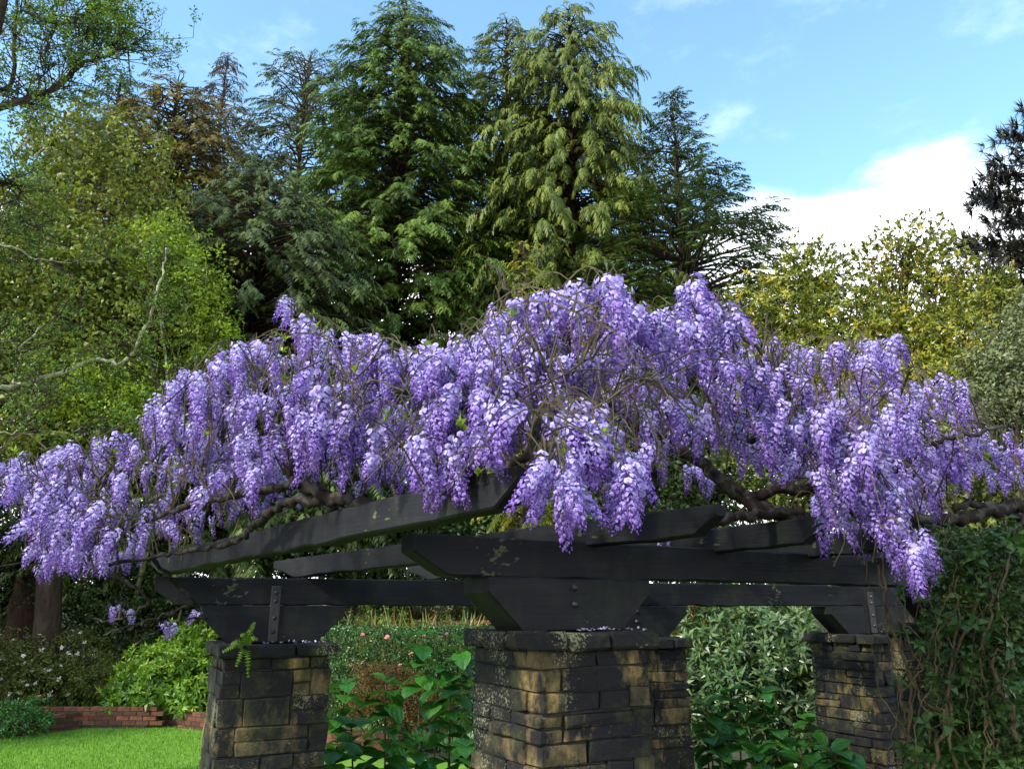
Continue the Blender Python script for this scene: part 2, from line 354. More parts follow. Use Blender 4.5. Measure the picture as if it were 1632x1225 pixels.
# grass blades on the part of the lawn in view
mb = MB(); N = 30000
s = rng.uniform(0, .42, N); k = rng.uniform(0, n*.72-1.01, N); i = k.astype(int); fr = (k-i)[:, None]
E0 = edge3[i]*(1-fr)+edge3[i+1]*fr; N0 = nearv[i]*(1-fr)+nearv[i+1]*fr; P = E0*(1-s[:, None])+N0*s[:, None]; P[:, 2] = .004
bl = (np.array([[0, .12, 0], [0, -.12, 0], [.25, 0, 1]]), np.array([[0, 1, 2]]), np.array([-.1, -.1, .1]))
th = rng.uniform(0, 2*PI, N)
scatter(mb, bl, P, np.stack([np.cos(th), np.sin(th), 0*th], -1), (0, 0, 1), rng.uniform(.025, .05, N))
g = mb.build('lawn_grass', M['grass_blade']); tag(g, 'short bright green mown grass blades on the lawn', 'grass', kind='stuff')

# ------------------------------------------------------------------ pergola plan
FD = np.array([math.sin(math.radians(59)), math.cos(math.radians(59))])      # front row direction
F0 = np.array([-.48, 3.83]); FZ = EYE+.152
RD = np.array([math.cos(math.radians(21)), math.sin(math.radians(21))])      # rear row direction
R0 = np.array([-2.62, 5.85]); RZ = EYE+.018
def on_line(P0, D, u):
    t = (u-816)/(FPX/math.cos(PITCH)); s = (t*P0[1]-P0[0])/(D[0]-t*D[1]); return P0+D*s
def chamfer_box(sx, sy, sz, c, jit, r):
    bm = bmesh.new()
    for a in (-1, 1):
        for b in (-1, 1):
            for d in (-1, 1):
                for k in range(3):
                    p = [a*sx/2, b*sy/2, d*sz/2]
                    for q in range(3):
                        if q != k: p[q] -= (a, b, d)[q]*c*r.uniform(.6, 1.3)
                    p[k] += r.uniform(-jit, jit); bm.verts.new(p)
    bmesh.ops.convex_hull(bm, input=bm.verts); bmesh.ops.recalc_face_normals(bm, faces=bm.faces)
    loose = [v for v in bm.verts if not v.link_faces]
    bmesh.ops.delete(bm, geom=loose, context='VERTS'); return bm
def stone_obj(name, size, c, jit, mat, parent, loc, rz, r):
    bm = chamfer_box(*size, c, jit, r); me = bpy.data.meshes.new(name); bm.to_mesh(me); bm.free(); me.materials.append(mat)
    o = link(name, me, parent, loc); o.rotation_euler = (r.uniform(-.012, .012), r.uniform(-.012, .012), rz); return o
def box_mesh(name, sx, sy, sz, mat, parent, loc, rz=0, bev=.004):
    bm = bmesh.new(); bmesh.ops.create_cube(bm, size=1)
    for v in bm.verts: v.co = Vector((v.co.x*sx, v.co.y*sy, v.co.z*sz))
    bmesh.ops.bevel(bm, geom=bm.edges[:], offset=bev, segments=1, affect='EDGES')
    me = bpy.data.meshes.new(name); bm.to_mesh(me); bm.free(); me.materials.append(mat); o = link(name, me, parent, loc); o.rotation_euler = (0, 0, rz); return o
def pier(label, P, yaw, w, ztop, seed, batter=.03):
    r = random.Random(seed); root = empty('stone_pier', (P[0], P[1], 0), yaw)
    tag(root, label, 'stone pier', 'stone piers carrying the pergola')
    D = .13; caph = .085
    hw = lambda z: w/2*(1+batter*(ztop-z))
    # mortar core, tapered
    bm = bmesh.new(); bmesh.ops.create_cube(bm, size=1)
    for v in bm.verts:
        z = (ztop-caph*.5) if v.co.z > 0 else -.05; h = hw(z)-.022
        v.co = Vector((math.copysign(h, v.co.x), math.copysign(h, v.co.y), z))
    me = bpy.data.meshes.new('mortar_core'); bm.to_mesh(me); bm.free(); me.materials.append(M['mortar']); link('mortar_core', me, root)
    # cap : ring of slabs + middle slab
    ch = w/2+.05; z = ztop-caph/2
    for f in range(4):
        a = f*PI/2; L0, L1 = (-ch, ch) if f % 2 == 0 else (-ch+.2, ch-.2); cuts = [L0]
        while cuts[-1] < L1-.34: cuts.append(cuts[-1]+r.uniform(.13, .36))
        if len(cuts) > 1 and L1-cuts[-1] < .1: cuts.pop()
        cuts.append(L1)
        for c0, c1 in zip(cuts, cuts[1:]):
            m = (c0+c1)/2; y = -ch+.1-r.uniform(-.008, .012)
            loc = (m*math.cos(a)-y*math.sin(a), m*math.sin(a)+y*math.cos(a), z+r.uniform(-.004, .004))
            stone_obj('capstone', (c1-c0-.008, .2, caph), .014, .006, M['capstone'], root, loc, a, r)
    box_mesh('cap_fill', 2*ch-.38, 2*ch-.38, caph*.9, M['capstone'], root, (0, 0, z-.003))
    # courses
    zc = ztop-caph; flip = 0
    while zc > -.02:
        h = r.choice([.075, .085, .1, .13, .185]); z0 = zc-h; H = hw(zc-h/2)
        for f in range(4):
            a = f*PI/2; full = (f+flip) % 2 == 0; L0, L1 = (-H, H) if full else (-H+D, H-D)
            cuts = [L0]
            while cuts[-1] < L1-.2: cuts.append(cuts[-1]+r.uniform(.15, .46))
            if len(cuts) > 1 and (L1-cuts[-1]) < .1: cuts.pop()
            cuts.append(L1)
            if cuts[-1]-cuts[-2] < .01: cuts.pop(-2)
            for c0, c1 in zip(cuts, cuts[1:]):
                split = h > .12 and r.random() < .3
                for zz0, zz1 in (((z0, z0+h/2), (z0+h/2, zc)) if split else ((z0, zc),)):
                    m = (c0+c1)/2; y = -H+D/2-r.uniform(-.006, .012)
                    loc = (m*math.cos(a)-y*math.sin(a), m*math.sin(a)+y*math.cos(a), (zz0+zz1)/2)
                    stone_obj('stone', (c1-c0-r.uniform(.006, .012), D, zz1-zz0-r.uniform(.006, .011)), .007, .008, M['stone'], root, loc, a, r)
        zc = z0; flip ^= 1
    return root
RY = math.radians(21); FY = math.radians(31)
pf = on_line(F0, FD, 903); pf = pf+np.array([-FD[1], FD[0]])*.08
pv = on_line(F0, FD, 1535); pv = pv+np.array([-FD[1], FD[0]])*.08
pl = on_line(R0, RD, 436); pm = on_line(R0, RD, 1002); pr = on_line(R0, RD, 1372)
pier('stone pier under the thick beam end, ochre stains on its dark blocks', pf, FY, .665, FZ-.268, 3)
pier('dark stone pier half buried in tangled vine stems', pv, FY, .70, FZ-.268, 5)
pier('ochre stone pier beside the lawn with a fern on its cap', pl, RY+.09, .74, RZ-.268, 8)
pier('stone pier hidden behind the pier with ochre stains', pm, RY, .70, RZ-.268, 9)
pier('black and tan stone pier between glossy shrub and tangled vine', pr, RY+.12, .74, RZ-.268, 12)

perg = empty('pergola', (pf[0], pf[1], FZ-.268))
tag(perg, 'black weathered timber pergola frame resting on the stone piers', 'pergola')
def timber(name, A, B, zA, zB, h, t, ch0, ch1, parent=perg, cut=.55, wob=.004, label=None):
    """beam from plan A to plan B (bottom heights zA,zB), lower ends cut off at a slant"""
    A = np.asarray(A, float); B = np.asarray(B, float); L = float(np.linalg.norm(B-A)); d = (B-A)/L; sd = np.array([-d[1], d[0]])
    ns = max(6, int(L/.12)); ss = sorted(set(list(np.linspace(0, L, ns))+([ch0] if ch0 else [])+([L-ch1] if ch1 else [])))
    b = .008; prof = [(-t/2, b), (-t/2+b, 0), (t/2-b, 0), (t/2, b), (t/2, h-b), (t/2-b, h), (-t/2+b, h), (-t/2, h-b)]
    V = []; np_ = len(prof)
    for s in ss:
        lift = 0
        if ch0 and s < ch0: lift = h*cut*(1-s/ch0)
        if ch1 and s > L-ch1: lift = max(lift, h*cut*(1-(L-s)/ch1))
        zb = zA+(zB-zA)*s/L; jw = random.gauss(0, wob); jb = random.gauss(0, wob)
        for (y, z) in prof:
            zz = z if z > h/2 else z+lift+jb
            if z > h/2: zz += random.gauss(0, wob*.4)
            p = A+d*s+sd*(y+jw*.3); V.append((p[0], p[1], zb+zz))
    F = []
    for i in range(len(ss)-1):
        for k in range(np_):
            a = i*np_+k; c = i*np_+(k+1) % np_; F += [[a, c, c+np_], [a, c+np_, a+np_]]
    for k in range(1, np_-1):
        F.append([0, k+1, k]); o = (len(ss)-1)*np_; F.append([o, o+k, o+k+1])
    mid = (A+B)/2; V = np.array(V)
    # local frame along the beam so that grain follows it
    ang = math.atan2(d[1], d[0]); org = np.array([mid[0], mid[1], (zA+zB)/2]); R = np.array(Matrix.Rotation(-ang, 3, 'Z'))
    mb = MB(); mb.add((V-org) @ R.T, np.array(F)[:, ::-1]); me = mb.mesh(name, M['timber'])
    o = link(name, me, parent, org-np.array(parent.location)); o.rotation_euler = (0, 0, ang)
    if label: o['label'] = label
    return o
fb0 = F0+FD*0.0; nrmF = np.array([FD[1], -FD[0]])                 # towards the camera
off = -nrmF*.075
b1 = timber('beam', fb0+off, fb0+FD*9.5+off, FZ, FZ, .2, .15, .19, 0)
b2 = timber('beam', R0, R0+RD*9.6, RZ, RZ, .2, .15, .16, 0)
def bolt(parent, loc, nd, r=.016):
    mb = MB(); a = np.arange(8)*2*PI/8; nd = nrm(nd); e1 = nrm(np.cross(nd, [0, 0, 1])); e2 = np.cross(nd, e1); loc = np.asarray(loc)
    rg = lambda q, h: loc+nd*h+q*(np.cos(a)[:, None]*e1+np.sin(a)[:, None]*e2)
    V = np.concatenate([rg(r*1.25, -.004), rg(r*1.25, .004), rg(r, .008), rg(r*.55, .016), [loc+nd*.018]]); F = []
    for k in range(3):
        for i in range(8): j = (i+1) % 8; F += [[k*8+i, k*8+j, k*8+8+j], [k*8+i, k*8+8+j, k*8+8+i]]
    for i in range(8): F.append([24+i, 24+(i+1) % 8, 32])
    mb.add(V, F)
    org = np.array(parent.matrix_basis.translation)+np.array(perg.location); Rm = np.array(Matrix.Rotation(-parent.rotation_euler.z, 3, 'Z'))
    me = mb.mesh('bolt', M['iron']); 
    me.vertices.foreach_set('co', (((np.concatenate(mb.V))-org) @ Rm.T).astype(np.float32).ravel()); me.update()
    return link('bolt', me, parent)
def bracket(P, D, z, strap=False, half=.52):
    n2 = np.array([D[1], -D[0]]); P = np.asarray(P)
    o = timber('bracket', P-D*half, P+D*half, z-.266, z-.002, .264, .26, .2, .2, cut=.62) if False else timber('bracket', P-D*half, P+D*half, z-.268, z-.268, .266, .27, .2, .2, cut=.72, wob=.002)
    fz = P+n2*.137
    if strap:
        st = box_mesh('strap', .07, .012, .40, M['iron'], perg, np.array([*(P+n2*.142), z-.06])-np.array(perg.location), math.atan2(D[1], D[0]), .003)
        for dz in (.09, .03, -.09, -.19): bolt(st, np.array([*(P+n2*.149), z+dz]), np.array([*n2, 0]), .012)
    else:
        for dz in (-.05, -.135): bolt(o, np.array([*fz, z+dz]), np.array([*n2, 0]))
    return o
bracket(pf+nrmF*.02, FD, FZ); bracket(pv+nrmF*.02, FD, FZ)
bracket(pl, RD, RZ, True); bracket(pm, RD, RZ); bracket(pr, RD, RZ, True)
RAFT = [((843, 2.80), (-.15, 6.55)), ((1160, 4.02), (440, 6.75)), ((1335, 4.75), (655, 7.2)), ((1500, 5.3), (880, 7.8)), ((1640, 6.0), (1120, 8.5)), ((1800, 7.0), (1340, 9.3))]
RAFT[0] = ((843, 2.80), (243, 6.55))
rafters = []
for (u0, r0), (u1, r1) in RAFT:
    A = plan(u0, r0); B = plan(u1, r1); rafters.append((A, B))
    timber('rafter', A, B, EYE+.352, EYE+.222, .145, .11, .13, .3, cut=.6, wob=.004)

# ------------------------------------------------------------------ wisteria
wis = empty('wisteria', (pv[0]+.35, pv[1]-.35, 0))
tag(wis, 'large wisteria with hanging lilac flower clusters spread over the pergola', 'wisteria')
def raceme_mesh(seed, L, open_=1., lod=0):
    r = random.Random(seed); mb = MB(); nfl = int((22+46*L/.3)*(.8 if lod else 1))
    bend = r.uniform(-.10, .10); bx = r.uniform(-.05, .05)
    axp = lambda t: np.array([bend*L*math.sin(t*2.2)+bx*t*L, bend*.6*L*math.sin(t*3), -L*t])
    tube(mb, [axp(t) for t in np.linspace(0, 1, 7)], np.linspace(.0025, .001, 7), 3, -1)
    nr = 4 if lod else 6; rim = np.array([[math.cos(a), math.sin(a)] for a in np.arange(nr)*2*PI/nr+.3])
    for k in range(nfl):
        t = .03+.96*(k/nfl)**.92; ph = k*2.399+r.uniform(-.35, .35); o = max(0, min(1, (1.02-t)*1.25*open_+r.uniform(-.12, .12)))
        ped = (.046*(1-.72*t)+.004)*r.uniform(.75, 1.2); c = axp(t); out = np.array([math.cos(ph), math.sin(ph), 0])
        p = c+out*ped+np.array([0, 0, -.004+.010*(1-t)]); f = nrm(out+np.array([0, 0, .1-.9*(1-o)])+np.array([r.uniform(-.35, .35) for _ in range(3)]))
        side = nrm(np.cross([0, 0, 1], f)); up = np.cross(f, side)
        kl = (.013+.009*o)*r.uniform(.85, 1.15); kw = .0046+.0026*o
        d = nrm(f*.8-up*.75); q = np.cross(d, side)
        b0 = p-d*kl*.15; V = [b0, b0+d*kl*.55+side*kw, b0+d*kl*.45+q*kw*1.1, b0+d*kl*.55-side*kw, b0+d*kl*.5-q*kw*.6, b0+d*kl]
        F = [[0, 1, 2], [0, 2, 3], [0, 3, 4], [0, 4, 1], [5, 2, 1], [5, 3, 2], [5, 4, 3], [5, 1, 4]]
        tk = r.uniform(.12, .42)
        if lod: F = [[0, 1, 2], [0, 2, 3], [5, 2, 1], [5, 3, 2]]
        mb.add(V, F, np.array([tk-.1, tk, tk, tk, tk, tk+.22]))
        if o > .18:
            br = (.0065+.0115*o)*r.uniform(.85, 1.15); bn = nrm(f+up*.45); e1 = side; e2 = nrm(np.cross(bn, e1)); bc = p+up*br*.55-f*.002
            ring = bc+br*(rim[:, :1]*e1*1.15+rim[:, 1:]*e2)-bn*br*.28+np.array([[r.uniform(-.0012, .0012) for _ in range(3)] for _ in range(nr)])
            tb = .5+.42*o+r.uniform(-.14, .1)
            mb.add(np.concatenate([[bc], ring]), [[0, i+1, (i+1) % nr+1] for i in range(nr)], np.array([tb-.22]+[tb]*nr))
    return mb
RV = [(raceme_mesh(100+i, L, op), L) for i, (L, op) in enumerate([(.17, 1.1), (.20, 1), (.24, 1), (.28, .95), (.30, .95), (.22, .8), (.33, 1.0), (.19, 1.2)])]
RM = [mb.mesh('flower_raceme', M['wisteria']) for mb, L in RV]
RARR = [(np.concatenate(mb.V), np.concatenate(mb.F), np.concatenate(mb.T)) for mb in (raceme_mesh(200+i, L, 1, 1) for i, (_, L) in enumerate(RV))]
OUT = [(-40, 770), (0, 735), (40, 698), (75, 706), (130, 700), (180, 685), (215, 690), (242, 620), (268, 588), (320, 575), (372, 545), (430, 535), (445, 490), (478, 482), (505, 515), (560, 535), (600, 528), (650, 552), (720, 540), (775, 500), (790, 475), (850, 462), (905, 452), (965, 440), (1020, 468), (1040, 488), (1075, 478), (1112, 458), (1165, 492), (1205, 528), (1262, 540), (1330, 542), (1400, 532), (1425, 560), (1440, 600), (1490, 590), (1530, 600), (1560, 640), (1632, 655), (1690, 660),
       (1690, 800), (1520, 790), (1515, 850), (1500, 880), (1470, 965), (1445, 935), (1400, 905), (1320, 905), (1300, 870), (1295, 780), (1230, 770), (1150, 760), (1140, 800), (1110, 800), (1090, 780), (1045, 770), (1020, 800), (1000, 862), (965, 820), (935, 800), (920, 885), (895, 830), (850, 790), (842, 725), (800, 745), (755, 808), (700, 825), (640, 790), (530, 785), (440, 790), (350, 850), (230, 905), (140, 925), (85, 925), (38, 935), (40, 820), (10, 815), (-40, 820)]
def inside(poly, u, v):
    P = np.array(poly, float); x0, y0 = P[:, 0], P[:, 1]; x1, y1 = np.roll(x0, -1), np.roll(y0, -1)
    u = np.asarray(u)[:, None]; v = np.asarray(v)[:, None]; c = ((y0 > v) != (y1 > v)) & (u < (x1-x0)*(v-y0)/np.where(y1 == y0, 1e-9, y1-y0)+x0)
    return c.sum(1) % 2 == 1
NU = [-60, 0, 250, 600, 800, 860, 960, 1060, 1200, 1300, 1420, 1520, 1700]; NR = [5.2, 5.0, 4.5, 3.25, 2.55, 2.5, 2.62, 3.2, 3.6, 3.7, 3.8, 4.7, 5.6]
FR_U = [-60, 250, 600, 1000, 1400, 1700]; FR_R = [6.6, 6.8, 6.0, 6.2, 7.6, 8.4]
racemes = []          # pos, variant, scale, yaw, lean
def try_fill(N, bias):
    u = rng.uniform(-60, 1700, N); v = rng.uniform(430, 960, N); rn = np.interp(u, NU, NR); rf = np.interp(u, FR_U, FR_R)
    rho = rn+(rf-rn)*rng.uniform(0, 1, N)**bias
    for a, b, c in zip(u, v, rho):
        p = at(a, b, c); zr = p[2]-EYE
        if zr > 1.95 or zr < .1: continue
        k = int(rng.integers(0, len(RV))); sc = rng.uniform(.58, .95)
        tip = p-np.array([0, 0, RV[k][1]*sc]); tu, tv = proj(tip); mid = p-np.array([0, 0, RV[k][1]*sc*.55]); mu, mv = proj(mid)
        if not inside(OUT, [a, tu, mu], [b-4, tv-6, mv]).all(): continue
        if mnoise.noise(Vector(p)*1.9)+.35*mnoise.noise(Vector(p)*4.7) < rng.uniform(-.22, .06): continue      # clumps and voids
        racemes.append((p, k, sc))
from mathutils import noise as mnoise
try_fill(3200, 1.0); try_fill(2300, 2.4)
# named big clusters that hang in front
def cluster(u, v, rho, n, du, L):
    for k in range(n):
        uu = u+random.uniform(-du, du); racemes.append((at(uu, v+random.uniform(-18, 22)+abs(uu-u)*.3, rho+random.uniform(-.1, .1)), int(rng.choice([3, 4, 6, 2])), L*random.uniform(.7, 1.0)))
cluster(880, 735, 2.45, 5, 28, .85); cluster(912, 760, 2.5, 3, 10, .85); cluster(1005, 745, 2.75, 5, 20, .8)
cluster(1390, 775, 3.9, 11, 60, 1.05); cluster(1440, 830, 3.85, 5, 28, .95); cluster(1460, 860, 3.8, 3, 10, .85)
cluster(500, 665, 3.7, 5, 30, .95); cluster(560, 660, 3.6, 5, 40, 1.0); cluster(690, 700, 3.0, 6, 45, .85); cluster(735, 715, 2.9, 3, 15, .75)
cluster(1300, 640, 3.9, 6, 40, 1.1); cluster(1350, 690, 3.8, 6, 40, 1.1); cluster(1115, 462, 3.6, 6, 35, 1.0); cluster(960, 445, 3.4, 7, 50, 1.0)
cluster(465, 488, 4.6, 3, 14, .8); cluster(275, 590, 4.8, 5, 25, .9); cluster(400, 555, 4.4, 6, 60, .95); cluster(110, 712, 5.0, 4, 28, .9); cluster(15, 745, 5.0, 4, 20, .95)
cluster(935, 680, 2.7, 6, 35, .8); cluster(1060, 860, 5.1, 2, 10, .6); cluster(190, 690, 4.9, 2, 15, .7); cluster(1410, 540, 4.3, 4, 25, .9); cluster(1510, 595, 4.8, 4, 25, .8); cluster(1530, 700, 4.9, 5, 30, 1.0)
cluster(300, 790, 5.4, 7, 50, .62); cluster(390, 760, 5.2, 7, 50, .65); cluster(270, 830, 5.6, 5, 35, .5); cluster(430, 800, 5.7, 4, 40, .5); cluster(800, 650, 3.4, 6, 50, .85); cluster(600, 740, 4.6, 6, 60, .6); cluster(860, 575, 3.2, 9, 60, .85); cluster(900, 620, 3.0, 8, 60, .8); cluster(840, 500, 3.5, 8, 60, .85); cluster(960, 560, 3.4, 7, 50, .85); cluster(1060, 640, 3.5, 6, 45, .8); cluster(790, 545, 3.6, 6, 50, .85); cluster(640, 570, 3.9, 6, 50, .9); cluster(1240, 560, 4.2, 6, 50, .9)
for u, v, rr in [(185, 966, 5.4), (205, 972, 5.4), (262, 992, 5.5), (280, 996, 5.5), (315, 975, 5.6)]: racemes.append((at(u, v, rr), 0, .6))
hd = [math.hypot(p[0], p[1]) for p, k, sc in racemes]; order = np.argsort(hd)
print('racemes', len(racemes))
rest = MB()
for rank, idx in enumerate(order):
    p, k, sc = racemes[idx]; yaw = random.uniform(0, 2*PI); lx, ly = random.gauss(0, .27), random.gauss(0, .27)
    if rank < 300:
        o = link('flower_raceme', RM[k], wis, p-np.array(wis.location)); o.rotation_euler = (lx, ly, yaw); o.scale = (sc*1.06, sc*1.06, sc)
    else:
        V, F, T = RARR[k]; R = np.array((Matrix.Rotation(yaw, 3, 'Z') @ Matrix.Rotation(ly, 3, 'Y') @ Matrix.Rotation(lx, 3, 'X'))); rest.add(V @ R.T*sc+p, F, T+np.clip(random.gauss(0, .06), -.1, .1))
tag(rest.build('more_flower_racemes', M['wisteria'], wis), kind='stuff')

# thick gnarled branches  (u, v, distance)
BR = [
 ([(640, 797, 3.7), (600, 812, 3.8), (555, 800, 3.9), (515, 785, 4.0), (480, 768, 4.1), (462, 745, 4.15), (470, 712, 4.2), (505, 700, 4.2)], .046, .030),
 ([(478, 768, 4.1), (440, 776, 4.2), (395, 786, 4.3), (350, 795, 4.4), (305, 802, 4.5), (268, 818, 4.6), (225, 832, 4.7)], .034, .014),
 ([(528, 788, 4.0), (500, 800, 4.05), (470, 796, 4.1), (440, 806, 4.2), (420, 825, 4.3), (397, 838, 4.5), (385, 858, 4.6), (340, 872, 4.8), (285, 880, 5.0), (240, 888, 5.2), (150, 905, 5.3)], .034, .012),
 ([(515, 785, 4.0), (530, 812, 4.05), (545, 838, 4.15)], .035, .030),
 ([(640, 797, 3.7), (700, 785, 3.35), (760, 770, 3.05), (815, 745, 2.85), (850, 712, 2.85), (862, 660, 3.0), (890, 610, 3.2)], .026, .018),
 ([(1290, 830, 5.0), (1220, 812, 4.9), (1160, 775, 4.9), (1110, 735, 4.8), (1060, 702, 4.7), (1020, 685, 4.6), (985, 650, 4.5), (930, 625, 4.3), (905, 590, 4.0), (908, 545, 3.9), (880, 515, 3.8), (840, 495, 3.8)], .055, .016),
 ([(1020, 685, 4.6), (1030, 720, 4.6), (1045, 760, 4.7), (1035, 800, 4.8)], .045, .04),
 ([(1400, 830, 5.4), (1330, 790, 5.1), (1260, 775, 4.9), (1200, 790, 4.9), (1150, 765, 4.85)], .045, .035),
 ([(1150, 690, 4.2), (1190, 700, 4.2), (1230, 702, 4.2), (1250, 670, 4.2), (1258, 630, 4.15), (1215, 560, 4.1), (1150, 520, 4.0)], .022, .009),
 ([(1640, 805, 5.6), (1575, 815, 5.4), (1520, 826, 5.2), (1450, 822, 5.1), (1400, 815, 5.2)], .045, .035),
 ([(1410, 752, 4.7), (1450, 735, 4.6), (1500, 705, 4.6), (1550, 692, 4.7), (1600, 680, 4.9)], .022, .010),
 ([(1640, 840, 5.6), (1600, 812, 5.5), (1550, 800, 5.3), (1520, 812, 5.2)], .03, .02),
 ([(1140, 832, 4.5), (1175, 825, 4.6), (1225, 818, 4.8), (1280, 820, 5.0)], .03, .03),
 ([(240, 960, 5.2), (215, 975, 5.3), (180, 990, 5.4), (150, 985, 5.5)], .010, .005), ([(310, 962, 5.5), (250, 985, 5.4), (200, 1000, 5.4), (165, 1012, 5.5)], .010, .005), ([(330, 985, 5.6), (285, 990, 5.5), (240, 1010, 5.5), (215, 1028, 5.5)], .008, .004),
 ([(150, 905, 5.3), (200, 925, 5.2), (240, 960, 5.2)], .014, .010), ([(240, 888, 5.2), (280, 930, 5.4), (312, 962, 5.5)], .014, .010),
 ([(780, 415, 3.6), (800, 440, 3.6), (812, 470, 3.6), (850, 500, 3.8)], .008, .010),
 ([(625, 620, 3.6), (670, 630, 3.5), (715, 640, 3.4), (760, 660, 3.3), (850, 690, 2.95)], .012, .018),
]
for P, ra, rb in BR:
    Q = gnarl([at(*p) for p in P], .006+.15*rb, 5); R = .85*np.linspace(ra, rb, len(Q))*(1+rng.normal(0, .1, len(Q)))
    mb = MB(); tube(mb, Q, R, 9); mb.build('branch', M['vine_bark'], wis, True)
# twigs : each raceme hangs from one, joined to the nearest thick branch region
tw = MB()
bpts = np.concatenate([smooth_path([at(*p) for p in P], 4) for P, a, b in BR])
for (p, k, sc) in racemes:
    dd = np.linalg.norm(bpts-p, axis=1); tgt = bpts[np.argmin(dd+rng.uniform(0, .3, len(bpts)))]; v = tgt-p; L = np.linalg.norm(v); m = min(L, random.uniform(.10, .32))
    e = p+v/L*m if L > 1e-6 else p; mid = (p+e)/2+np.array([0, 0, .05+.08*random.random()])+rng.normal(0, .02, 3)
    tube(tw, smooth_path([p, mid, e], 3), np.linspace(.0022, .0055, 7), 3)
N = 0
while N < 480:                                     # bare arching shoots
    u, v = rng.uniform(-30, 1660), rng.uniform(440, 900); rho = np.interp(u, NU, NR)+rng.uniform(-.1, 1.6)
    if not inside(OUT, [u], [v])[0]: continue
    p = at(u, v, rho); d = rng.normal(0, 1, 3); d[2] = abs(d[2])*.5; d = nrm(d); L = rng.uniform(.25, .7); q = p+d*L*.5+np.array([0, 0, .06]); e = p+d*L-np.array([0, 0, L*rng.uniform(.1, .6)])
    eu, ev = proj(e); qu, qv = proj(q)
    if not inside(OUT, [qu], [qv+14])[0] or not inside(OUT, [eu], [ev+14])[0]: continue
    tube(tw, smooth_path([p, q, e], 4), np.linspace(.0045, .0016, 9), 3); N += 1
N = 0
tuft8 = t_tuft(9, 9, .09); HP = []; HD = []
while N < 190:                                     # spent flower stalks hanging in front of the racemes
    u, v = rng.uniform(0, 1620), rng.uniform(460, 840); rho = np.interp(u, NU, NR)+rng.uniform(-.12, .5)
    if not inside(OUT, [u], [v])[0]: continue
    p = at(u, v, rho); L = rng.uniform(.14, .34); sx = rng.normal(0, .25, 2); e = p+np.array([sx[0]*L, sx[1]*L, -L]); eu, ev = proj(e)
    if not inside(OUT, [eu], [ev-10])[0]: continue
    q = smooth_path([p, (p+e)/2+np.array([*rng.normal(0, .03, 2), 0]), e], 4); tube(tw, q, np.linspace(.0032, .0018, len(q)), 4)
    for t in np.linspace(.35, 1, 9): HP.append(p+(e-p)*t); HD.append([rng.normal(0, 1), rng.normal(0, 1), -1.5])
    N += 1
scatter(tw, tuft8, HP, HD, (.1, .9, .2), rng.uniform(.008, .016, len(HP)))
tag(tw.build('twigs', M['twig'], wis), kind='stuff')
# fuzzy grey bud catkins and a few unfolding leaves
bd = MB(); N = 0
bud = t_tuft(22, 4, .03); yl = MB(); lf = [t_rosette(5, 1, .4, .9, .3, s) for s in range(4)]
PB = []; DB = []
while N < 150:
    u, v = rng.uniform(0, 1630), rng.uniform(440, 800); rho = np.interp(u, NU, NR)+rng.uniform(-.1, .8)
    if not inside(OUT, [u], [v+10])[0]: continue
    p = at(u, v, rho); d = nrm(rng.normal(0, 1, 3)*np.array([1, 1, .3])+np.array([0, 0, -.2])); L = rng.uniform(.06, .13)
    for t in np.linspace(0, 1, 9): PB.append(p+d*L*t+np.array([0, 0, -.03*t*t])); DB.append(d)
    N += 1
PB = np.array(PB); DB = np.array(DB); scatter(bd, bud, PB, DB, (0, 0, 1), .017)
tag(bd.build('furry_buds', leafmat('bud', (.09, .07, .07), (.19, .15, .15), (.30, .26, .2), .7, .1), wis), kind='stuff')
PY = []
while len(PY) < 170:
    u, v = rng.uniform(0, 1630), rng.uniform(450, 860); rho = np.interp(u, NU, NR)+rng.uniform(0, 1.2)
    if inside(OUT, [u], [v+6])[0]: PY.append(at(u, v, rho))
for q in range(4):
    pp = np.array(PY[q::4]); scatter(yl, lf[q], pp, rng.normal(0, 1, (len(pp), 3)), (0, 0, 1), rng.uniform(.03, .06, len(pp)))
tag(yl.build('young_leaves', M['lime'], wis), kind='stuff')

# petals dropped on the pier caps and beams
for P, D, zt, n, nm, lab in ((pf, FD, FZ-.268, 30, FD, 'pale fallen petals on the cap of the pier with ochre stains'), (pl, RD, RZ-.268, 22, RD, 'pale fallen petals on the cap of the ferny pier')):
    mb = MB(); n2 = np.array([D[1], -D[0]]); pts = []
    for k in range(n): q = P+n2*random.uniform(.19, .37)+D*random.uniform(-.1, .36); pts.append([q[0], q[1], zt+.008])
    scatter(mb, t_leaf(1, .8, .25, -.3), pts, rng.normal(0, 1, (n, 3))*np.array([1, 1, .5]), (0, 0, 1), rng.uniform(.015, .03, n)); tag(mb.build('fallen_petals', M['petal']), lab, 'petals', kind='stuff')

# ------------------------------------------------------------------ trees behind
def limb(mb, A, B, ra, rb, bend=.1, sides=6, m=4):
    A = np.asarray(A, float); B = np.asarray(B, float); L = np.linalg.norm(B-A); mid = (A+B)/2+rng.normal(0, bend*L, 3)*np.array([1, 1, .6])
    Q = smooth_path([A, mid, B], m); tube(mb, Q, np.linspace(ra, rb, len(Q)), sides); return Q
SPR = [t_spray(7, .45, .12, .5, .85, s, .4) for s in range(4)]
SPR_HANG = [t_spray(7, .72, .105, .5, .65, s+10, .6) for s in range(4)]
SPR_FLAT = [t_spray(7, .16, .1, .44, .85, s+20, .15) for s in range(4)]
TUFT = [t_tuft(15, s, .06) for s in range(4)]
CLU = [t_cluster(9, .42, .5, s) for s in range(5)]
ROS = [t_rosette(8, .75, .30, 1.1, .25, s) for s in range(5)]
def base_of(u, v, rho):
    p = at(u, v, rho); return np.array([p[0], p[1], float(ground_z(p[0], p[1]))]), p[2]
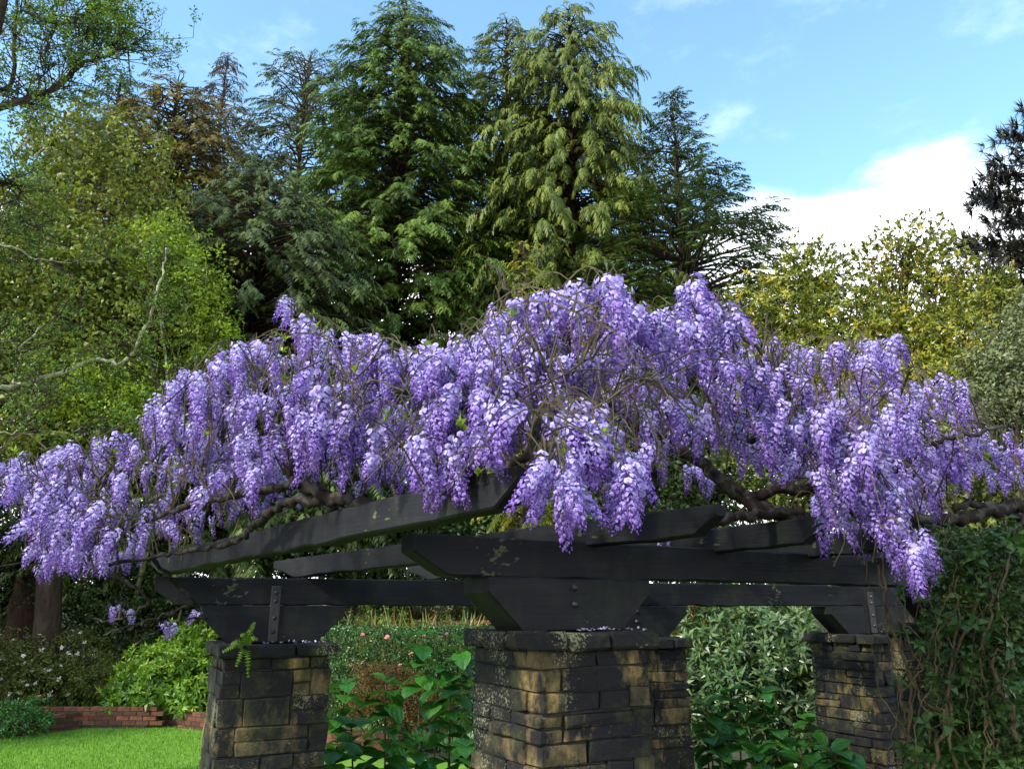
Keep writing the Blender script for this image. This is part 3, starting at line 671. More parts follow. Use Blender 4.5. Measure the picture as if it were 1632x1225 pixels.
def conifer(name, label, u, v, rho, prof, mat, nb, spr, scale, step=.4, rise=.25, droop=.35, zlow=.08, bark='bark', group=None, inner=.12, jag=.25, tiers=0, trunk_r=.3, tint=.5, cat='conifer'):
    """prof: radius (m) at heights 0..1 from base to apex"""
    B, ztop = base_of(u, v, rho); H = ztop-B[2]; root = empty(name, B); tag(root, label, cat, group)
    tb = MB(); zz = np.linspace(-.2, H*.985, 12); tube(tb, np.stack([B[0]+rng.normal(0, .03, 12), B[1]+rng.normal(0, .03, 12), B[2]+zz], -1), np.linspace(trunk_r, .02, 12), 8); tb.build('trunk', M[bark], root, True)
    lb = MB(); cr = MB(); P = []; D = []; SC = []; TT = []
    ph = 0; nb = int(nb*1.55)
    for k in range(nb):
        h = 1-(1-zlow)*((k+rng.uniform(0, 1))/nb)**1.0
        if tiers: h = (round(h*tiers)+rng.normal(0, .16))/tiers
        h = min(max(h, zlow), .992); ph += 2.4+rng.normal(0, .3); R = np.interp(h, prof[0], prof[1])*(1+rng.normal(0, jag)*.6); R = max(R, .15)
        A = np.array([B[0], B[1], B[2]+h*H]); o = np.array([math.cos(ph), math.sin(ph), 0])
        tt = np.linspace(0, 1, 6); Q = A+o*R*tt[:, None]; Q[:, 2] += R*(rise*tt-droop*tt**2.2); Q += rng.normal(0, .03*R, Q.shape)*tt[:, None]
        tube(lb, Q, np.linspace(.015+.012*R, .008, 6), 4)
        n = max(2, int(R*(1-inner)/step*1.5)); ti = rng.normal(0, .09)
        for t in inner+(1-inner)*np.sqrt((np.arange(n)+rng.uniform(.2, 1, n))/n):
            t = min(t, 1.03); p = np.array([np.interp(t, tt, Q[:, a]) for a in range(3)]); yaw = rng.uniform(-1.05, 1.05)*(1.05-.5*t)
            d = np.array([o[0]*math.cos(yaw)-o[1]*math.sin(yaw), o[0]*math.sin(yaw)+o[1]*math.cos(yaw), rise*.4-droop*1.1*t+rng.normal(0, .15)])
            P.append(p+rng.normal(0, .08, 3)); D.append(d); SC.append(scale*rng.uniform(.6, 1.15)*(.92 if h < .85 else .72)); TT.append(tint+ti+rng.normal(0, .14))
    P.append(np.array([B[0], B[1], ztop-scale*.4])); D.append(np.array([.05, .05, 1])); SC.append(scale*.7); TT.append(.5)
    P = np.array(P); D = np.array(D); SC = np.array(SC); TT = np.array(TT)
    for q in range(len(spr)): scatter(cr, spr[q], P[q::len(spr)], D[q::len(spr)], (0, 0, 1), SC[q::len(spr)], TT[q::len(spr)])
    tag(lb.build('branches', M[bark], root, True), kind='stuff'); cr.build('crown', M[mat], root); return root
G_T = 'tall conifers behind the wisteria'
conifer('cypress_tree', 'tallest dense dark green cypress behind the wisteria', 648, 8, 26, ([0, .25, .5, .7, .83, .885, .93, .98, 1], [4.6, 4.3, 3.8, 3.1, 2.6, 2.3, 1.7, .85, .3]), 'cypress', 470, SPR, .78, group=G_T, step=.27, jag=.32)
conifer('cypress_tree', 'narrow cypress leaning against the wide weeping one', 808, 30, 27, ([0, .3, .6, .8, .92, .97, 1], [3.1, 2.9, 2.6, 2.0, 1.35, .8, .3]), 'cypress_gold', 370, SPR, .7, group=G_T, step=.28, jag=.3)
conifer('cypress_tree', 'wide olive green weeping cypress beside the spired cedar', 906, 10, 25.5, ([0, .2, .45, .65, .82, .885, .94, .98, 1], [4.2, 4.1, 3.6, 2.9, 2.3, 1.9, 1.4, .8, .3]), 'cypress_gold', 430, SPR_HANG, .8, group=G_T, step=.27, droop=.38, jag=.32, bark='bark_red', trunk_r=.45)
conifer('cedar_tree', 'open tiered cedar with bare spire and upswept tips', 1070, 150, 24, ([0, .2, .45, .62, .8, .92, 1], [5.2, 5.2, 4.4, 3.1, 1.5, .6, .1]), 'cedar', 280, SPR_FLAT, .78, group=G_T, step=.3, rise=.42, droop=.3, tiers=16, inner=.18, zlow=.14, trunk_r=.28)
conifer('fir_tree', 'sparse grey green fir with thin bare crown twigs', 492, 92, 29, ([0, .3, .55, .75, .9, .97, 1], [3.8, 3.4, 2.7, 2.2, 2.0, 1.4, .5]), 'darkfir', 300, SPR, .65, group=G_T, step=.36, zlow=.25, bark='twig', rise=.55, droop=.35, inner=.35)
conifer('fir_tree', 'thin brownish fir with pointed tip beyond the bronze cedar', 364, 84, 31, ([0, .4, .7, .85, .95, 1], [3.0, 2.5, 1.8, 1.25, .6, .1]), 'brown', 240, SPR, .6, group=G_T, step=.34, rise=.3, droop=.3, zlow=.3)
conifer('fir_tree', 'dark fir with ragged branches behind the olive tree', 196, 112, 28, ([0, .3, .6, .8, .93, 1], [3.6, 3.2, 2.4, 1.6, .8, .2]), 'darkfir', 240, SPR, .66, group=G_T, step=.36, zlow=.3)
conifer('bronze_cedar', 'bronze foliaged cedar with rusty brown top', 285, 132, 24, ([0, .3, .6, .8, .92, 1], [3.9, 3.7, 3.2, 2.5, 1.6, .6]), 'bronze', 340, SPR, .62, group=G_T, step=.33, rise=.35, droop=.3, zlow=.25)
conifer('hemlock_tree', 'broad dark green hemlock filling the gap below the firs', 425, 262, 21, ([0, .3, .6, .8, .92, 1], [4.6, 4.4, 3.7, 2.7, 1.6, .4]), 'darkfir', 330, SPR, .62, group=G_T, step=.31, zlow=.16)
conifer('pine_tree', 'dark brown pine at the edge of the pale cloud', 1652, 165, 22, ([0, .3, .55, .75, .9, 1], [3.7, 3.3, 2.7, 2.0, 1.2, .3]), 'pine', 180, TUFT, .52, group=G_T, step=.17, rise=.3, droop=.2, tiers=13, inner=.3, trunk_r=.3)
conifer('golden_conifer', 'small golden yellow conifer tip above the wisteria', 832, 385, 15, ([0, .5, .8, 1], [.9, .7, .45, .1]), 'golden', 120, SPR, .34, step=.16, zlow=.3, trunk_r=.08)

def broadleaf(name, label, cat, base, lobes, n, tpls, scale, mat, trunk_r=.15, shell=.55, bark='bark', group=None, upbias=.35, mat2=None, n2=0, tpl2=None, sc2=1, tsd=.17, stems=1, tint=.5):
    """lobes: list of (centre, radii)"""
    base = np.asarray(base, float); root = empty(name, base); tag(root, label, cat, group)
    tb = MB(); C0 = np.mean([np.asarray(c) for c, r in lobes], 0)
    for s in range(stems):
        b = base+np.array([*rng.normal(0, .12*(stems > 1), 2), -.1]); fork = b*.45+C0*.55+rng.normal(0, .1, 3); fork[2] = base[2]+(C0[2]-base[2])*rng.uniform(.35, .6)
        limb(tb, b, fork, trunk_r, trunk_r*.7, .05, 8)
        for c, r in lobes:
            if stems > 1 and rng.random() < .5: continue
            c = np.asarray(c); Q = limb(tb, fork, c, trunk_r*.6, trunk_r*.2, .08)
            for k in range(7):
                e = c+nrm(rng.normal(0, 1, 3))*np.asarray(r)*rng.uniform(.5, .95); limb(tb, Q[rng.integers(2, len(Q))], e, trunk_r*.2, .006, .1, 4, 3)
    tb.build('trunk', M[bark], root, True)
    cr = MB(); vol = np.array([np.prod(r)**(2/3) for c, r in lobes]); pr_ = vol/vol.sum(); li = rng.choice(len(lobes), n, p=pr_)
    c = np.array([lobes[i][0] for i in range(len(lobes))])[li]; r = np.array([lobes[i][1] for i in range(len(lobes))])[li]
    d = nrm(rng.normal(0, 1, (n, 3))); lump = 1+.16*np.sin(d[:, 0]*5+li*1.7)*np.sin(d[:, 1]*5.3+li)+.12*np.sin(d[:, 2]*9+li*2.1)+.06*rng.normal(0, 1, n)
    rad = (shell+(1-shell)*rng.uniform(0, 1, n)**.5)*lump; P = c+d*r*rad[:, None]
    keep = P[:, 2] > ground_z(P[:, 0], P[:, 1])+.02; P = P[keep]; d = d[keep]; li = li[keep]; m = len(P)
    D = d+rng.normal(0, .5, (m, 3))+np.array([0, 0, upbias]); TT = tint+rng.normal(0, tsd, m)+.07*np.sin(li*2.3); SC = scale*rng.uniform(.65, 1.25, m)
    T = len(tpls)
    for q in range(T):
        sl_ = slice(q, None, T); up = np.array([0, 0, 1.])
        # rosettes face outward: template z -> outward
        scatter(cr, tpls[q], P[sl_], np.cross(D[sl_], rng.normal(0, 1, (len(P[sl_]), 3))), D[sl_], SC[sl_], TT[sl_])
    cr.build('crown', M[mat], root)
    if n2:
        fl = MB(); idx = rng.choice(m, n2); out = c[keep][idx]+d[idx]*r[keep][idx]*(rad[keep][idx]*1.02)[:, None]
        scatter(fl, tpl2, out, np.cross(d[idx], rng.normal(0, 1, (n2, 3))), d[idx], sc2*rng.uniform(.7, 1.2, n2)); tag(fl.build('flowers', M[mat2], root), kind='stuff')
    return root
def lobe(u, v, rho, rx, rz, ry=None): return (at(u, v, rho), (rx, ry or rx, rz))
def gbase(u, rho): p = plan(u, rho); return np.array([p[0], p[1], float(ground_z(*p))])
# olive spring tree on the left
broadleaf('olive_tree', 'broad olive green tree with fine spring leaves', 'tree', gbase(90, 19), [lobe(150, 330, 19, 2.1, 2.4), lobe(70, 470, 18.5, 2.5, 2.2), lobe(180, 520, 18, 2.4, 2.2), lobe(60, 640, 18, 2.6, 2.0), lobe(200, 680, 18.5, 2.3, 1.6), lobe(110, 230, 19.5, 1.2, 1.1), lobe(-60, 420, 19, 2.2, 2.2)], 6600, CLU, .34, 'olive', .28, .35, tsd=.2)
broadleaf('lime_tree', 'young tree with bright lime green new leaves', 'tree', gbase(235, 21), [lobe(300, 470, 16.8, 0.90, 1.08), lobe(330, 540, 16.8, 0.72, 0.72), lobe(270, 400, 17.2, 0.72, 0.96), lobe(190, 640, 16.3, 0.96, 0.72), lobe(235, 400, 16.8, 0.60, 0.72), lobe(150, 620, 16.2, 0.72, 0.72)], 1700, CLU, .23, 'lime', .07, .2, bark='bark_lichen', tsd=.2)
# golden rhododendron trees on the right
GB = 'golden green trees on the right of the cedar'
broadleaf('magnolia_tree', 'tall open crowned tree with bronze and green leaf rosettes', 'tree', gbase(1430, 17), [lobe(1450, 400, 17, 1.0, .75), lobe(1400, 440, 17, .7, .8), lobe(1500, 420, 17, .75, .7), lobe(1450, 490, 17, 1.1, .8), lobe(1530, 480, 16.8, .8, .7)], 1500, ROS, .17, 'golden', .12, .12, group=GB, tsd=.25, stems=4, tint=.45)
broadleaf('rhododendron_tree', 'broad golden leaved tree below the cedar tips', 'tree', gbase(1290, 16), [lobe(1290, 440, 16, .9, .7), lobe(1230, 510, 15.8, 1.1, .9), lobe(1330, 520, 15.6, 1.2, .9), lobe(1280, 600, 15.5, 1.6, .9), lobe(1180, 560, 16, 1.0, .8)], 4300, ROS, .175, 'golden', .12, .25, group=GB, tsd=.22, stems=3, tint=.38)
broadleaf('rhododendron_tree', 'golden leaved tree in front of the dark pine', 'tree', gbase(1480, 15), [lobe(1440, 560, 15, 1.2, .8), lobe(1530, 560, 15, .9, .8), lobe(1590, 480, 15.5, .7, .6), lobe(1500, 630, 14.6, 1.4, .7), lobe(1390, 620, 14.8, 1.1, .7)], 3700, ROS, .17, 'golden', .10, .25, group=GB, tsd=.22, stems=3, tint=.42)
broadleaf('grey_shrub', 'grey green fine leaved shrub at the foot of the pine', 'shrub', gbase(1640, 13), [lobe(1630, 600, 13, .9, .8), lobe(1680, 560, 13, .9, .9), lobe(1600, 660, 12.8, .8, .6)], 1500, CLU, .2, 'greyleaf', .08, .3, stems=3)

# bare limbed tree at the upper left and its lichen-covered limbs
root = empty('deciduous_tree', gbase(-230, 11)); tag(root, 'lichen barked tree with sparse fresh leaves on spreading limbs', 'tree')
tb = MB(); g0 = np.array(root.location); tube(tb, gnarl([g0+np.array([0, 0, -.2]), g0+np.array([.1, .1, 3]), g0+np.array([-.1, 0, 6]), g0+np.array([.1, 0, 9.5]), g0+np.array([-.2, .2, 12.5])], .03, 4), np.linspace(.30, .02, 17), 9); tb.build('trunk', M['bark'], root, True)
LIMBS = [([(-235, 120, 11), (-330, 20, 11), (-420, -60, 11.2), (-480, -160, 11.3)], .08, .015, 'bark'), ([(-232, 40, 11), (-180, -60, 11.2), (-110, -150, 11.4), (-60, -260, 11.4)], .07, .012, 'bark'), ([(-232, 200, 11), (-330, 160, 10.6), (-440, 150, 10.3), (-540, 110, 10)], .07, .012, 'bark'),
 ([(-230, 330, 11), (-100, 220, 11), (0, 172, 11), (50, 152, 11), (95, 135, 11), (125, 105, 10.9), (165, 90, 10.8), (205, 75, 10.7), (240, 50, 10.6)], .10, .015, 'bark'),
 ([(125, 105, 10.9), (130, 70, 10.9), (150, 45, 10.9), (175, 10, 10.9)], .035, .012, 'bark'), ([(-140, 250, 11), (-40, 150, 11.2), (15, 140, 11.3), (22, 60, 11.4), (30, -30, 11.5)], .07, .03, 'bark'),
 ([(60, 150, 11), (75, 90, 11.1), (85, 40, 11.2), (95, -20, 11.2)], .02, .008, 'bark'), ([(30, -40, 10.8), (48, 20, 10.8), (90, 38, 10.8), (125, 30, 10.8), (160, -10, 10.8)], .04, .015, 'bark'), ([(-230, 420, 11), (-60, 300, 11), (0, 288, 11), (25, 295, 11), (35, 320, 11)], .07, .02, 'bark'),
 ([(-230, 560, 11), (-100, 640, 10.9), (0, 618, 10.8), (40, 612, 10.8), (100, 592, 10.7), (155, 572, 10.7), (190, 580, 10.6), (215, 555, 10.6), (238, 510, 10.6), (250, 470, 10.6), (262, 425, 10.6), (265, 395, 10.6)], .07, .02, 'bark_lichen'),
 ([(22, 612, 10.8), (28, 580, 10.8), (38, 550, 10.8), (62, 525, 10.8), (95, 510, 10.8)], .035, .012, 'bark_lichen'), ([(190, 580, 10.6), (225, 570, 10.6), (250, 580, 10.5), (252, 610, 10.5)], .018, .007, 'bark_lichen'),
 ([(-60, 380, 10.9), (20, 395, 10.8), (65, 412, 10.7), (110, 420, 10.7), (170, 410, 10.7)], .03, .008, 'bark_lichen'), ([(0, 365, 11), (40, 358, 11), (60, 368, 11), (75, 385, 11)], .02, .008, 'bark_lichen'), ([(-60, 690, 10.5), (20, 690, 10.4), (45, 670, 10.4), (60, 640, 10.4), (55, 610, 10.4)], .02, .01, 'bark_lichen'), ([(-20, 545, 10.9), (15, 545, 10.9), (28, 560, 10.8)], .015, .01, 'bark_lichen'),
 ([(40, 690, 10.4), (100, 690, 10.3), (140, 680, 10.3), (190, 678, 10.3)], .012, .005, 'bark_lichen')]
lf = MB(); PT = []; tw = MB(); PD = []
for li, (P, ra, rb, bk) in enumerate(LIMBS):
    Q = gnarl([at(*p) for p in P], .015, 4); R = np.linspace(ra, rb, len(Q))*.62; mb = MB(); tube(mb, Q, R, 7); mb.build('limb', M[bk], root, True)
    up = li < 9
    for k in range(int(2.4*len(Q)) if up else int(1.2*len(Q))):
        i = rng.integers(1, len(Q)); a = Q[i]; d = nrm(rng.normal(0, 1, 3)+nrm(Q[i]-Q[i-1])*.8+np.array([0, 0, .25])); L = rng.uniform(.25, 1.0)*(1 if up else .55)
        q = smooth_path([a, a+d*L*.5+rng.normal(0, .06, 3), a+d*L], 3); tube(tw, q, np.linspace(.011, .003, len(q)), 4)
        for j in range(3):
            b = q[rng.integers(2, len(q))]; d2 = nrm(d+rng.normal(0, .7, 3)); L2 = rng.uniform(.12, .45); e = b+d2*L2; tube(tw, smooth_path([b, (b+e)/2+rng.normal(0, .03, 3), e], 2), np.linspace(.005, .002, 5), 3)
            for t in rng.uniform(.3, 1, 3 if up else 2): PT.append(b+(e-b)*t+rng.normal(0, .04, 3)); PD.append(d2)
PT = np.array(PT); PD = np.array(PD)
tag(tw.build('twigs', M['bark'], root), kind='stuff')
for q in range(5): scatter(lf, CLU[q], PT[q::5], PD[q::5], (0, 0, 1), rng.uniform(.06, .14, len(PT[q::5])))
# leafier clump near the crown edge
nP = at(175, 40, 10.8)+nrm(rng.normal(0, 1, (210, 3)))*rng.uniform(.2, 1, (210, 1))**.5*np.array([.42, .5, .45])
for q in range(5): scatter(lf, CLU[q], nP[q::5], rng.normal(0, 1, (len(nP[q::5]), 3)), (0, 0, 1), rng.uniform(.1, .17, len(nP[q::5])), rng.normal(.75, .15, len(nP[q::5])))
lf.build('leaves', M['spring'], root)

# dark fillers behind and below the wisteria
GD = 'dark shrubs under the trees'
broadleaf('laurel_shrub', 'dark laurel mass behind the ferny pier', 'shrub', gbase(215, 20.5), [lobe(160, 930, 20.5, 1.5, .85), lobe(280, 920, 20.5, 1.4, .95), lobe(215, 990, 20, 1.4, .7), lobe(330, 990, 20.5, 1.2, .8)], 3000, CLU, .26, 'dark_shrub', .08, .5, group=GD, stems=3)
broadleaf('yew_shrub', 'dark yew mass at the foot of the olive tree', 'shrub', gbase(20, 23), [lobe(20, 850, 23, 2.2, 1.4), lobe(150, 810, 23.5, 2.1, 1.4), lobe(-80, 900, 22.5, 1.8, 1.3), lobe(290, 820, 23.5, 2.0, 1.4), lobe(60, 960, 22, 1.8, .8), lobe(-40, 790, 23, 2.2, 1.5), lobe(-140, 850, 22, 2.2, 1.6), lobe(-10, 830, 22, 1.8, 1.3)], 4300, CLU, .28, 'dark_shrub', .1, .5, group=GD, stems=3)
broadleaf('holly_shrub', 'dark holly mass below the tallest cypress', 'shrub', gbase(520, 20), [lobe(420, 720, 20, 2.2, 1.8), lobe(560, 660, 20, 2.4, 1.8), lobe(700, 680, 20, 2.2, 1.6), lobe(520, 850, 19.5, 2.2, 1.2), lobe(620, 910, 20, 1.8, .9), lobe(760, 890, 20, 1.8, 1.0)], 3400, CLU, .36, 'dark_shrub', .12, .5, group=GD, stems=3)
broadleaf('holly_shrub', 'dark holly mass below the weeping cypress', 'shrub', gbase(950, 20), [lobe(860, 720, 20, 2.0, 1.7), lobe(1000, 690, 20, 2.2, 1.7), lobe(1130, 720, 19, 2.2, 1.6), lobe(1000, 850, 19, 2.4, 1.1), lobe(900, 920, 20, 1.8, .8), lobe(1060, 915, 20, 1.9, .8), lobe(1200, 905, 20, 1.9, .9)], 3400, CLU, .36, 'dark_shrub', .12, .5, group=GD, stems=3)
broadleaf('viburnum_shrub', 'olive green shrub mass below the golden trees', 'shrub', gbase(1440, 15.5), [lobe(1280, 730, 16, 1.6, 1.2), lobe(1420, 740, 16, 1.7, 1.2), lobe(1560, 740, 15, 1.5, 1.1), lobe(1640, 820, 14.5, 1.3, 1.0), lobe(1480, 850, 16, 1.5, .9), lobe(1330, 860, 17, 1.4, .6), lobe(1330, 920, 18, 1.5, .6), lobe(1480, 920, 17, 1.4, .6)], 3300, CLU, .30, 'azalea', .1, .45, stems=3)

broadleaf('yew_shrub', 'dark yew mass left of the bare limbed tree', 'shrub', gbase(-330, 17), [lobe(-330, 900, 17, 2.2, 1.6), lobe(-480, 860, 16.5, 2.2, 1.9), lobe(-250, 760, 19, 2.4, 2.2), lobe(-420, 650, 19, 2.6, 2.6)], 2000, CLU, .36, 'dark_shrub', .12, .5, group=GD, stems=3)
# left border
def lobeL(u, v, rho, rx, rz): return lobe(u, v, rho*1.24, rx*1.24, rz*1.24)
def gbaseL(u, rho): return gbase(u, rho*1.24)
broadleaf('azalea_shrub', 'olive azalea bush dotted with small white flowers', 'shrub', gbaseL(70, 15.4), [lobeL(30, 1060, 15.2, .75, .5), lobeL(110, 1050, 15.3, .7, .48), lobeL(-40, 1065, 15.2, .7, .5), lobeL(75, 1085, 14.9, .7, .35)], 2300, CLU, 0.144, 'azalea', .05, .5, stems=3, mat2='white', n2=300, tpl2=t_rosette(5, 1, .6, .3, 0, 3), sc2=.055)
broadleaf('azalea_shrub', 'compact olive bush between white flowered and bright green bushes', 'shrub', gbaseL(200, 14.6), [lobeL(195, 1075, 14.6, .5, .3), lobeL(160, 1085, 14.5, .4, .25)], 800, CLU, 0.120, 'azalea', .04, .5, stems=3)
broadleaf('laurel_bush', 'bright green leafy bush left of the ferny pier', 'shrub', gbaseL(300, 13.6), [lobeL(300, 1040, 13.6, .5, .4), lobeL(255, 1060, 13.5, .5, .3), lobeL(325, 1080, 13.3, .4, .4)], 1100, ROS, 0.192, 'bush', .04, .45, stems=3, tint=.62)
broadleaf('hosta_bush', 'broad leaved fresh green bush above the brick edging', 'shrub', gbaseL(255, 13.3), [lobeL(240, 1105, 13.3, .6, .3), lobeL(300, 1120, 13.1, .5, .28), lobeL(205, 1115, 13.3, .35, .25)], 800, ROS, 0.240, 'bush', .04, .45, stems=3)
broadleaf('box_ball', 'rounded glossy green bush by the brick wall', 'shrub', gbaseL(35, 12.6), [lobeL(35, 1155, 12.7, .36, .3), lobeL(10, 1150, 12.8, .3, .28)], 700, CLU, 0.120, 'broadleaf', .03, .6, stems=3, mat2='pink', n2=4, tpl2=t_rosette(7, 1, .6, .6, 0, 2), sc2=.05)
for lab, u0, u1, v0, v1, z, mt, n, sc in (('low grey green ground cover behind the brick edging', 235, 345, 1118, 1138, .12, 'strap', 900, .09), ('low dark ground cover along the brick wall', 70, 240, 1112, 1140, .1, 'bush', 900, .09), ('leafy ground cover on the shaded bank', -20, 350, 985, 1060, .7, 'dark_shrub', 1500, .16)):
    mb = MB(); P = []
    while len(P) < n:
        p = atz(random.uniform(u0, u1), random.uniform(v0, v1), z); g = float(ground_z(p[0], p[1])); 
        P.append([p[0], p[1], max(g, z*.3)+random.uniform(.0, .14)])
    for q in range(5): scatter(mb, ROS[q], P[q::5], rng.normal(0, 1, (len(P[q::5]), 3))*np.array([1, 1, .3]), (0, 0, 1), rng.uniform(.7, 1.3, len(P[q::5]))*sc)
    tag(mb.build('ground_cover', M[mt]), lab, 'ground cover', kind='stuff')
# reddish trunk seen in the dark at the left
tr = empty('tree_trunk', gbase(45, 20.6)); tag(tr, 'reddish brown shaded tree trunk above the dark bank', 'tree trunk'); g0 = np.array(tr.location)
mb = MB(); Q = gnarl([g0+np.array([0, 0, -.2]), g0+np.array([.05, 0, 1.5]), g0+np.array([.0, .1, 2.6]), g0+np.array([.05, .1, 4.2])], .03, 4); tube(mb, Q, np.linspace(.46, .3, len(Q))*(1+rng.normal(0, .06, len(Q))), 14); mb.build('bole', M['bark_red'], tr, True)
mb = MB()
for k in range(7): a = k*.9; tube(mb, smooth_path([g0+np.array([math.cos(a)*.28, math.sin(a)*.28, .5]), g0+np.array([math.cos(a)*.42, math.sin(a)*.42, .1]), g0+np.array([math.cos(a)*.7, math.sin(a)*.7, -.1])], 3), np.linspace(.12, .06, 7), 6)
mb.build('root_flare', M['bark_red'], tr, True)

# brick walls / edging : every brick an object
def brick_mesh(r): 
    bm = chamfer_box(.222, .105, .066, .006, .004, r); me = bpy.data.meshes.new('brick'); bm.to_mesh(me); bm.free(); me.materials.append(M['brick']); return me
rb_ = random.Random(4); BM = [brick_mesh(rb_) for _ in range(6)]
def brickwall(name, label, cat, path, courses, z0):
    P = np.asarray(path, float); seg = np.linalg.norm(np.diff(P[:, :2], axis=0), axis=1); cum = np.concatenate([[0], np.cumsum(seg)]); L = cum[-1]
    root = empty(name, (P[0][0], P[0][1], z0)); tag(root, label, cat); org = np.array(root.location); mb = MB(); pts = []
    for s in np.linspace(.05, L-.28, 40): pts.append([np.interp(s, cum, P[:, 0]), np.interp(s, cum, P[:, 1])])
    pts = np.array(pts); d = nrm(np.gradient(pts, axis=0)); sd = np.stack([-d[:, 1], d[:, 0]], -1); H = courses*.075
    ring = [np.concatenate([pts+sd*o, np.full((40, 1), z)], 1) for o, z in ((-.046, z0-.15), (-.046, z0+H-.012), (.046, z0+H-.012), (.046, z0-.15))]
    V = np.concatenate(ring); F = []
    for a in range(3):
        for i in range(39): F += [[a*40+i, (a+1)*40+i, (a+1)*40+i+1], [a*40+i, (a+1)*40+i+1, a*40+i+1]]
    mb.add(V, F); mb.build('mortar', M['mortar'], root)
    for c in range(courses):
        s = .11+(.115 if c % 2 else 0)
        while s < L-.1:
            x, y = np.interp(s, cum, P[:, 0]), np.interp(s, cum, P[:, 1]); x2, y2 = np.interp(s+.05, cum, P[:, 0]), np.interp(s+.05, cum, P[:, 1])
            o = link('brick', rb_.choice(BM), root, np.array([x, y, z0+.0375+c*.075])-org); o.rotation_euler = (rb_.uniform(-.02, .02), rb_.uniform(-.02, .02), math.atan2(y2-y, x2-x)); s += .233
ep = edge3.copy(); ep[:, :2] *= 1.012
brickwall('brick_edging', 'low red brick edging curving along the lawn', 'brick edging', ep[2:33], 4, -.03)
brickwall('brick_wall', 'orange brick retaining wall below the white flowered azalea', 'brick wall', [atz(u, 1150, .1)+np.array([0, 0, 0]) for u in (-60, 40, 120, 190, 262)], 4, .05)
brickwall('brick_wall', 'distant orange brick wall above the clipped hedge', 'brick wall', [at(u, 999, 18.2) for u in (655, 700, 740, 790)], 15, .60)
brickwall('brick_wall', 'distant orange brick wall glimpsed behind the vine stems', 'brick wall', [at(u, 1000, 15.5) for u in (1385, 1430, 1480)], 17, .44)

# clipped hedge
hp = [plan(490, 14.3), plan(640, 14.0), plan(800, 13.8)]; hz0, hz1 = .08, EYE-.40; hd_ = .8
root = empty('clipped_hedge', (hp[1][0], hp[1][1], .4)); tag(root, 'clipped dark green camellia hedge with scattered pink flowers', 'hedge')
mb = MB(); cr = MB(); P = []; D = []; A, B = hp[0], hp[2]; dr = (B-A)/np.linalg.norm(B-A); nn = np.array([dr[1], -dr[0]]); Lh = np.linalg.norm(B-A)
for k in range(16):
    q = A+dr*Lh*(k+.5)/16+(-nn)*.4; 
    for m in range(3): limb(mb, [q[0], q[1], .1], [q[0]+random.uniform(-.25, .25), q[1]+random.uniform(-.3, .3), hz1-.15], .018, .006, .04, 5)
mb.build('stems', M['bark'], root)
for k in range(4200):
    s, t = random.random(), random.random(); f = random.random()
    if f < .62: q = A+dr*Lh*s+nn*random.gauss(0, .04); p = [q[0], q[1], hz0+(hz1-hz0)*t]; d = [nn[0], nn[1], .3]
    elif f < .85: q = A+dr*Lh*s-nn*hd_*t; p = [q[0], q[1], hz1+random.gauss(0, .035)]; d = [0, 0, 1]
    else: q = A+dr*Lh*s-nn*hd_*t; p = [q[0], q[1], hz0+(hz1-hz0)*random.random()]; d = [nn[0], nn[1], .5]
    P.append(p); D.append(d)
P = np.array(P); D = np.array(D)+rng.normal(0, .45, (len(P), 3))
for q in range(5): scatter(cr, CLU[q], P[q::5], np.cross(D[q::5], rng.normal(0, 1, (len(P[q::5]), 3))), D[q::5], rng.uniform(.08, .14, len(P[q::5])))
cr.build('foliage', M['hedge'], root)
fm = MB(); scatter(fm, t_rosette(8, 1, .7, 1.2, .1, 5), [[0, 0, 0], [0, 0, .3]], [[1, 0, 0], [.6, .8, 0]], (0, 0, 1), [1, .6]); fmm = fm.mesh('flower', M['pink'])
for u, v in [(578, 1011), (617, 1015), (598, 1043), (636, 1060), (690, 1034), (675, 1012), (725, 1050), (700, 1080), (735, 1020), (560, 1060), (655, 1042), (712, 1010), (745, 1075)]:
    q = at(u, v, 13.85 if u > 600 else 14.05); o = link('flower', fmm, root, q-np.array(root.location)); o.rotation_euler = (1.2, 0, random.uniform(-.6, .6)); o.scale = [random.uniform(.04, .055)]*3

# rusty-yellow low shrub, strap leaved clumps, straw grasses
broadleaf('spirea_shrub', 'low shrub with yellow and rusty red shoots before the hedge', 'shrub', gbase(625, 12.6), [lobe(590, 1105, 12.6, .42, .42), lobe(650, 1115, 12.5, .45, .38), lobe(620, 1085, 12.7, .4, .25), lobe(690, 1130, 12.4, .3, .28)], 1500, CLU, .10, 'rust', .03, .4, stems=4, tsd=.25)
def strap_clump(label, P, n, L, mat, group, wd=.05, name='strap_leaf_plant', cat='plant'):
    root = empty(name, P); tag(root, label, cat, group); mb = MB(); P = np.asarray(P)
    for k in range(n):
        a = random.uniform(0, 2*PI); l = L*random.uniform(.6, 1.1); o = np.array([math.cos(a), math.sin(a), 0]); lean = random.uniform(.15, .75); b = P+np.array([random.gauss(0, L*.12), random.gauss(0, L*.12), -.02]); sd = np.array([-o[1], o[0], 0])
        pts = [b+o*l*lean*t*(1+.4*t)+np.array([0, 0, l*(t-.55*lean*t*t*1.3)]) for t in (0, .35, .7, 1)]; ws = [wd*.6, wd, wd*.7, 0]; V = []
        for p, w_ in zip(pts, ws): V += [p+sd*w_*.5*l, p-sd*w_*.5*l]
        mb.add(V, [[0, 1, 3], [0, 3, 2], [2, 3, 5], [2, 5, 4], [4, 5, 7], [4, 7, 6]], np.clip(random.gauss(.5, .2), 0, 1)+np.array([-.2, -.2, 0, 0, .1, .1, .15, .15]))
    mb.build('leaves', M[mat], root); return root
